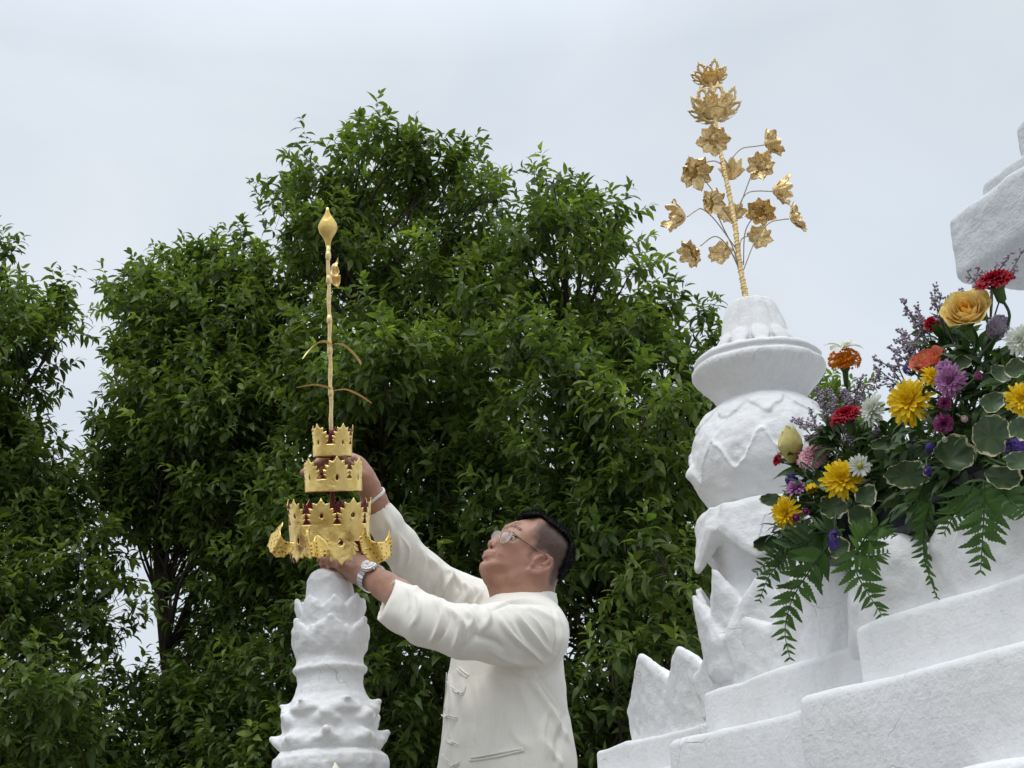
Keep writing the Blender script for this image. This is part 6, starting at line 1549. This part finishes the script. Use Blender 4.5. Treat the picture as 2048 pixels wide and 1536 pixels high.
sprig([(1868, 577, 8), (1880, 592, 8), (1893, 604, 8), (1906, 596, 7), (1922, 588, 7)], (1925, 720), 'R', 'sprig of dusty florets above the big yellow rose', 4)
sprig([(1937, 548, 5), (1955, 543, 5), (1970, 550, 5), (1952, 570, 5), (2018, 514, 6), (2040, 512, 5)], (1980, 660), 'R', 'dark sparse sprig rising highest beside the topmost red carnation', 5)
sprig([(1589, 840, 8), (1600, 848, 7), (1622, 823, 8), (1618, 850, 7), (1636, 862, 6)], (1690, 940), 'L', 'sprig of dusty florets leaning left across the urn', 6)
sprig([(1636, 781, 9), (1648, 790, 9), (1659, 783, 10), (1672, 800, 10), (1646, 812, 8), (1664, 815, 9)], (1700, 930), 'L', 'sprig of dusty florets right in front of the urn shoulder, behind the carnation', 7)
sprig([(1684, 782, 10), (1696, 790, 10), (1711, 796, 9), (1723, 757, 9), (1728, 778, 9), (1700, 808, 9), (1740, 786, 8)], (1715, 920), 'L', 'sprig of dusty florets round the marigold stem', 8)
sprig([(1690, 880, 8), (1700, 870, 8), (1706, 894, 7)], (1715, 950), 'L', 'short sprig of dusty florets under the lower red carnation', 9)

def broad_leaf(px, py, Lp, Wp, ang, tilt, label, dY=-.05, cream=0.0, dark=0.0, cupv=.25, side='L', round_=.5, wav=.05):
    """leaf with a pale margin; ang = direction of its tip in the picture (0 right, 90 up); tilt turns it away from the viewer"""
    P = at(px, py, YF(px) + dY); s_ = ppm(P); rng = random.Random(int(px + py * 3)); L, W = .90 * Lp / s_, .90 * Wp / s_
    dx = CR * math.cos(math.radians(ang)) + CU * math.sin(math.radians(ang)); nz = nrm(-CF + (CU * math.sin(math.radians(tilt)) * .9)); dx = nrm(dx - nz * (dx @ nz)); dy = np.cross(nz, dx)
    nr, nth = 9, 36; V = []; E = []; Vn = []
    for i in range(nr):
        q = i / (nr - 1)
        for k in range(nth):
            a = 2 * PI * k / nth; sc = 1 + wav * math.sin(a * 9 + px) * q ** 3
            x = L * .5 * q * math.cos(a) * sc; y = W * .5 * q * math.sin(a) * sc * (1 - (.28 - .4 * round_ * .5) * math.cos(a))
            if abs(a - PI) < .35: x += L * .10 * q * (1 - abs(a - PI) / .35)
            z = cupv * W * (q ** 2) * (.5 + .5 * math.cos(2 * a)) * .6 + cupv * W * q ** 2 * .5 + .03 * W * math.sin(a * 5 + py) * q ** 2
            V.append(P + dx * x + dy * y + nz * z); E.append(min(1, q * (1 - cream) + cream + .05 * math.sin(a * 4))); Vn.append(1.0 if abs(((a * 7 / (2 * PI)) % 1) - .5) > .44 and q < .8 else 0.0)
    Fq = [(i * nth + k, (i + 1) * nth + k, (i + 1) * nth + (k + 1) % nth, i * nth + (k + 1) % nth) for i in range(nr - 1) for k in range(nth)]
    o = thing('variegated_leaf', label, 'leaf', P, group='cream edged leaves among the flowers'); mb = MB(); mb.add(V, Fq, edge=E, vein=Vn); mb.build('blade', VARI, o)
    b = P - dx * L * .38; h = HUB[side] * .6 + b * .4; mb = MB(); mb.add(*tube(spline([b, (b + h) / 2 + CF * .01, h], 5), .0016, 6), t=.5); mb.build('stalk', STEM, o)
BL = broad_leaf
BL(1719, 1036, 60, 56, 250, 10, 'round green leaf with a wide cream rim facing the viewer, left arrangement', -.09, .10, round_=1)
BL(1664, 1014, 66, 58, 200, 25, 'dark round leaf with nibbled cream edge beneath the central yellow chrysanthemum', -.05, .02, round_=1, wav=.09)
BL(1731, 994, 60, 46, 60, 35, 'mostly cream coloured leaf behind the round cream-rimmed leaf', -.04, .30)
BL(1541, 1000, 52, 30, 178, 20, 'lime green leaf sticking out to the left over the urn pedestal', -.02, .03, cupv=.1)
BL(1531, 1086, 36, 60, 100, 5, 'dark upright oval leaf at the far left of the left arrangement', -.02, .0, round_=1)
BL(1676, 1098, 56, 44, 240, 30, 'leaf with a pale edge under the hanging purple statice', -.04, .06)
BL(1642, 962, 46, 40, 120, 30, 'grey-green leaf left of the central yellow chrysanthemum', .0, .02)
BL(1774, 888, 92, 34, 195, 40, 'long grey-green leaf with pale edge pointing left under the white chrysanthemum', .0, .06, cupv=.35, side='R')
BL(1812, 950, 104, 62, 185, 8, 'large pale-backed leaf pointing left with a torn cream edge', -.06, .06, cupv=.15, side='R', wav=.07)
BL(1900, 918, 96, 84, 215, 45, 'dark cupped leaf with a crisp cream rim below the magenta daisy', -.06, .03, cupv=.45, side='R')
BL(1980, 870, 88, 94, 150, 5, 'biggest dark green round leaf with scalloped thin pale rim', -.10, -.02, cupv=.12, side='R', round_=1, wav=.045)
BL(2004, 956, 56, 82, 268, 12, 'dark leaf pointing down with pale wavy rim below the biggest round leaf', -.08, .02, side='R')
BL(2040, 922, 90, 44, 20, 45, 'leaf with cream rim under the purple clump at the right edge', -.06, .03, side='R')
BL(2038, 858, 60, 52, 60, 15, 'cream and green leaf at the right edge below the yellow chrysanthemum', -.09, .22, side='R')
BL(1984, 806, 70, 44, 30, 30, 'leaf with broad pale rim just above the biggest round leaf', -.07, .08, side='R')
BL(2030, 738, 44, 54, 110, 15, 'upright leaf with a pale tip under the white chrysanthemum at the right edge', -.05, .08, side='R')
BL(2000, 748, 50, 40, 150, 30, 'dark leaf with thin pale rim below the stem of the yellow rose', -.05, .03, side='R')
BL(1920, 726, 34, 46, 110, 10, 'leaf half cream, right of the lilac chrysanthemum', -.04, .14, side='R')
BL(2046, 800, 80, 96, 80, 5, 'cupped leaf behind the yellow chrysanthemum at the right edge', -.02, .04, side='R', cupv=.4)
BL(1760, 985, 70, 50, 160, 40, 'dull green leaf in shade between the two arrangements', .03, .0, side='R')

def fern(path, wpx, label, side, dY=-.06, face=0.0, fall=.0, n=17, tint=.4):
    """leatherleaf fern: midrib with toothed leaflets getting smaller towards the tip"""
    P = spline([at(x, y, YF(x) + dY - fall * i / (len(path) - 1)) for i, (x, y) in enumerate(path)], 12); s_ = ppm(P[0]); rng = random.Random(int(path[0][0] + path[-1][1]))
    o = thing('fern_frond', label, 'fern', P[0], group='fern fronds hanging from the flowers'); mb = MB(); mb.add(*tube(P, np.linspace(.0016, .0006, len(P)), 5), tint=.3); mb.build('midrib', FERN, o); bl = MB()
    nz0 = nrm(-CF + CR * face)
    L = np.linalg.norm(np.diff(P, axis=0), axis=1).cumsum(); L = np.concatenate([[0], L]); tot = L[-1]
    for k in range(n):
        s = .10 + .89 * k / (n - 1); c = np.array([np.interp(s * tot, L, P[:, j]) for j in range(3)]); c2 = np.array([np.interp(min(tot, s * tot + .01), L, P[:, j]) for j in range(3)]); t = nrm(c2 - c + 1e-9 * CR) if s < .97 else nrm(P[-1] - P[-3])
        for sg in (-1, 1):
            sd = nrm(np.cross(t, nz0)) * sg; d = nrm(sd * .82 + t * .62 + np.array([rng.gauss(0, .17) for _ in range(3)])); ll = wpx / s_ * (1.0 - .80 * s ** 1.5) * rng.uniform(.82, 1.1); ww = ll * .25; up = nrm(nz0 + np.array([rng.gauss(0, .25) for _ in range(3)]) - d * .1); sw = np.cross(up, d)
            m = 7; vl = []; tt = []
            for i in range(m + 1):
                q = i / m; e = ww * (min(1, .35 + 2.6 * q) * (1 - q) ** .75) + .0004; z = -.16 * ll * q * q
                vl += [c + d * ll * (q + .055) + sw * e * 1.0 + up * z, c + d * ll * q + up * (z - .10 * e), c + d * ll * (q + .055) - sw * e + up * z]
                if i < m:
                    qq = q + .62 / m; e2 = e * .66; vl += [c + d * ll * qq + sw * e2 + up * z, c + d * ll * qq + up * (z - .1 * e2), c + d * ll * qq - sw * e2 + up * z]
            nn = len(vl) // 3; fc = [(3 * i + j, 3 * i + 3 + j, 3 * i + 4 + j, 3 * i + 1 + j) for i in range(nn - 1) for j in (0, 1)]
            bl.add(vl, fc, tint=np.clip(tint + .12 + rng.uniform(-.22, .3), 0, 1))
    bl.build('leaflets', FERN, o)
fern([(1660, 1085), (1620, 1140), (1584, 1200), (1570, 1262), (1580, 1318)], 62, 'longest fern frond of the left arrangement, hanging to a thin tip', 'L', tint=.32)
fern([(1715, 1085), (1712, 1140), (1735, 1185), (1764, 1230)], 66, 'broad fern frond with wide toothed leaflets hanging below the purple statice', 'L', -.10, tint=.35, n=10)
fern([(1650, 1070), (1600, 1090), (1550, 1110), (1512, 1145)], 58, 'fern frond spreading left under the lowest yellow chrysanthemum', 'L', -.03, tint=.22)
fern([(1640, 1075), (1580, 1110), (1540, 1150), (1518, 1202)], 50, 'narrow fern frond drooping at the far left of the flowers', 'L', -.01, tint=.25)
fern([(1712, 1108), (1735, 1070), (1762, 1052), (1786, 1074)], 56, 'bright fern frond arching right in front of the dark foam', 'L', -.11, tint=.55, n=11)
fern([(1706, 1100), (1740, 1112), (1776, 1106)], 50, 'short pale fern frond pointing right under the arching one', 'L', -.10, tint=.5, n=8)
fern([(1968, 960), (1968, 1020), (1965, 1075), (1961, 1143)], 76, 'large open fern frond hanging straight down below the round leaf', 'R', -.10, tint=.32, n=12)
fern([(1868, 985), (1850, 1050), (1848, 1110), (1858, 1150), (1874, 1196)], 44, 'slim fern frond hanging edge-on between the two arrangements', 'R', -.04, face=.6, tint=.3, n=17)
fern([(1950, 965), (1925, 1000), (1905, 1035), (1888, 1066)], 62, 'fern frond sloping down left of the large open frond', 'R', -.06, tint=.3, n=10)
fern([(2000, 975), (2020, 1000), (2042, 1020), (2070, 1045)], 52, 'fern frond disappearing over the right edge', 'R', -.07, tint=.2, n=11)
fern([(1850, 960), (1836, 1000), (1842, 1030), (1838, 1060)], 40, 'small fern frond above the slim edge-on frond', 'R', -.03, tint=.35, n=9)
fern([(1690, 1060), (1640, 1065), (1590, 1075), (1548, 1100)], 50, 'dark fern frond under the round nibbled leaf', 'L', -.04, tint=.1)
# foam blocks in black trays that hold the flowers
for side, (x, y), hl, lab in (('L', (1722, 1062), .10, 'dark foam block holding the left flowers'), ('R', (1830, 1040), .09, 'dark navy foam block showing between the two arrangements'), ('R', (1985, 930), .12, 'dark foam block hidden under the right flowers')):
    P = at(x, y, YF(x) + .11); o = thing('floral_foam', lab, 'foam block', P - ZD * .03); mb = MB(); rbox(mb, P, (hl, .045, .028), .006, .02, .001, 3.0); mb.build('block', FOAM, o)
    mb = MB(); rbox(mb, P - ZD * .028, (hl + .006, .051, .010), .004, .03, .0005, 4.0); mb.build('tray', DARK, o)
# dense small greenery that fills the middle of each arrangement
def filler(label, spots, seed, n):
    rng = np.random.default_rng(seed); mb = MB(); V0, T0 = _LV, _LT; Vs, Fs, Ts = [], [], []; n0 = 0
    for _ in range(n):
        x, y, rr, dy = spots[rng.integers(len(spots))]; a = rng.uniform(0, 2 * PI); q = rr * math.sqrt(rng.random()); P = at(x + q * math.cos(a), y + q * math.sin(a), YF(x) + dy + .03 + rng.uniform(-.03, .05))
        d = nrm(np.array([math.cos(a), rng.normal(0, .5) - .3, -math.sin(a) * .8]) + rng.normal(0, .5, 3)); z = nrm(np.array([0, -.5, 1]) + rng.normal(0, .5, 3)); z = nrm(z - d * (z @ d)); y_ = np.cross(z, d); L = rng.uniform(.022, .055)
        Vs.append(P + (V0 * L * np.array([1, rng.uniform(.7, 1.3), 1])) @ np.stack([d, y_, z])); Fs.append(T0 + n0); n0 += len(V0); Ts.append(np.full(len(V0), rng.uniform(0, .8)))
    o = thing('filler_greenery', label, 'greenery', at(spots[0][0], spots[0][1], YF(spots[0][0]))); k = mk('small_leaves', np.concatenate(Vs), np.concatenate(Fs), DARKLEAF, o, False, attrs={'tint': np.concatenate(Ts)}); k['kind'] = 'stuff'
filler('mass of small dark leaves filling the left arrangement', [(1660, 1010, 52, .02), (1700, 1040, 55, .03), (1620, 1060, 50, .02), (1730, 930, 45, .05), (1690, 890, 40, .05), (1640, 950, 40, .04), (1740, 970, 50, .05)], 4, 900)
filler('mass of small dark leaves filling the right arrangement', [(1800, 900, 55, .05), (1870, 880, 60, .04), (1940, 830, 60, .03), (1990, 780, 55, .03), (1930, 930, 60, .03), (2010, 880, 60, .03), (1800, 970, 50, .05), (1860, 990, 45, .03), (1960, 730, 45, .04), (2040, 960, 45, .02), (1900, 700, 36, .05), (2060, 800, 60, .04)], 5, 1500)
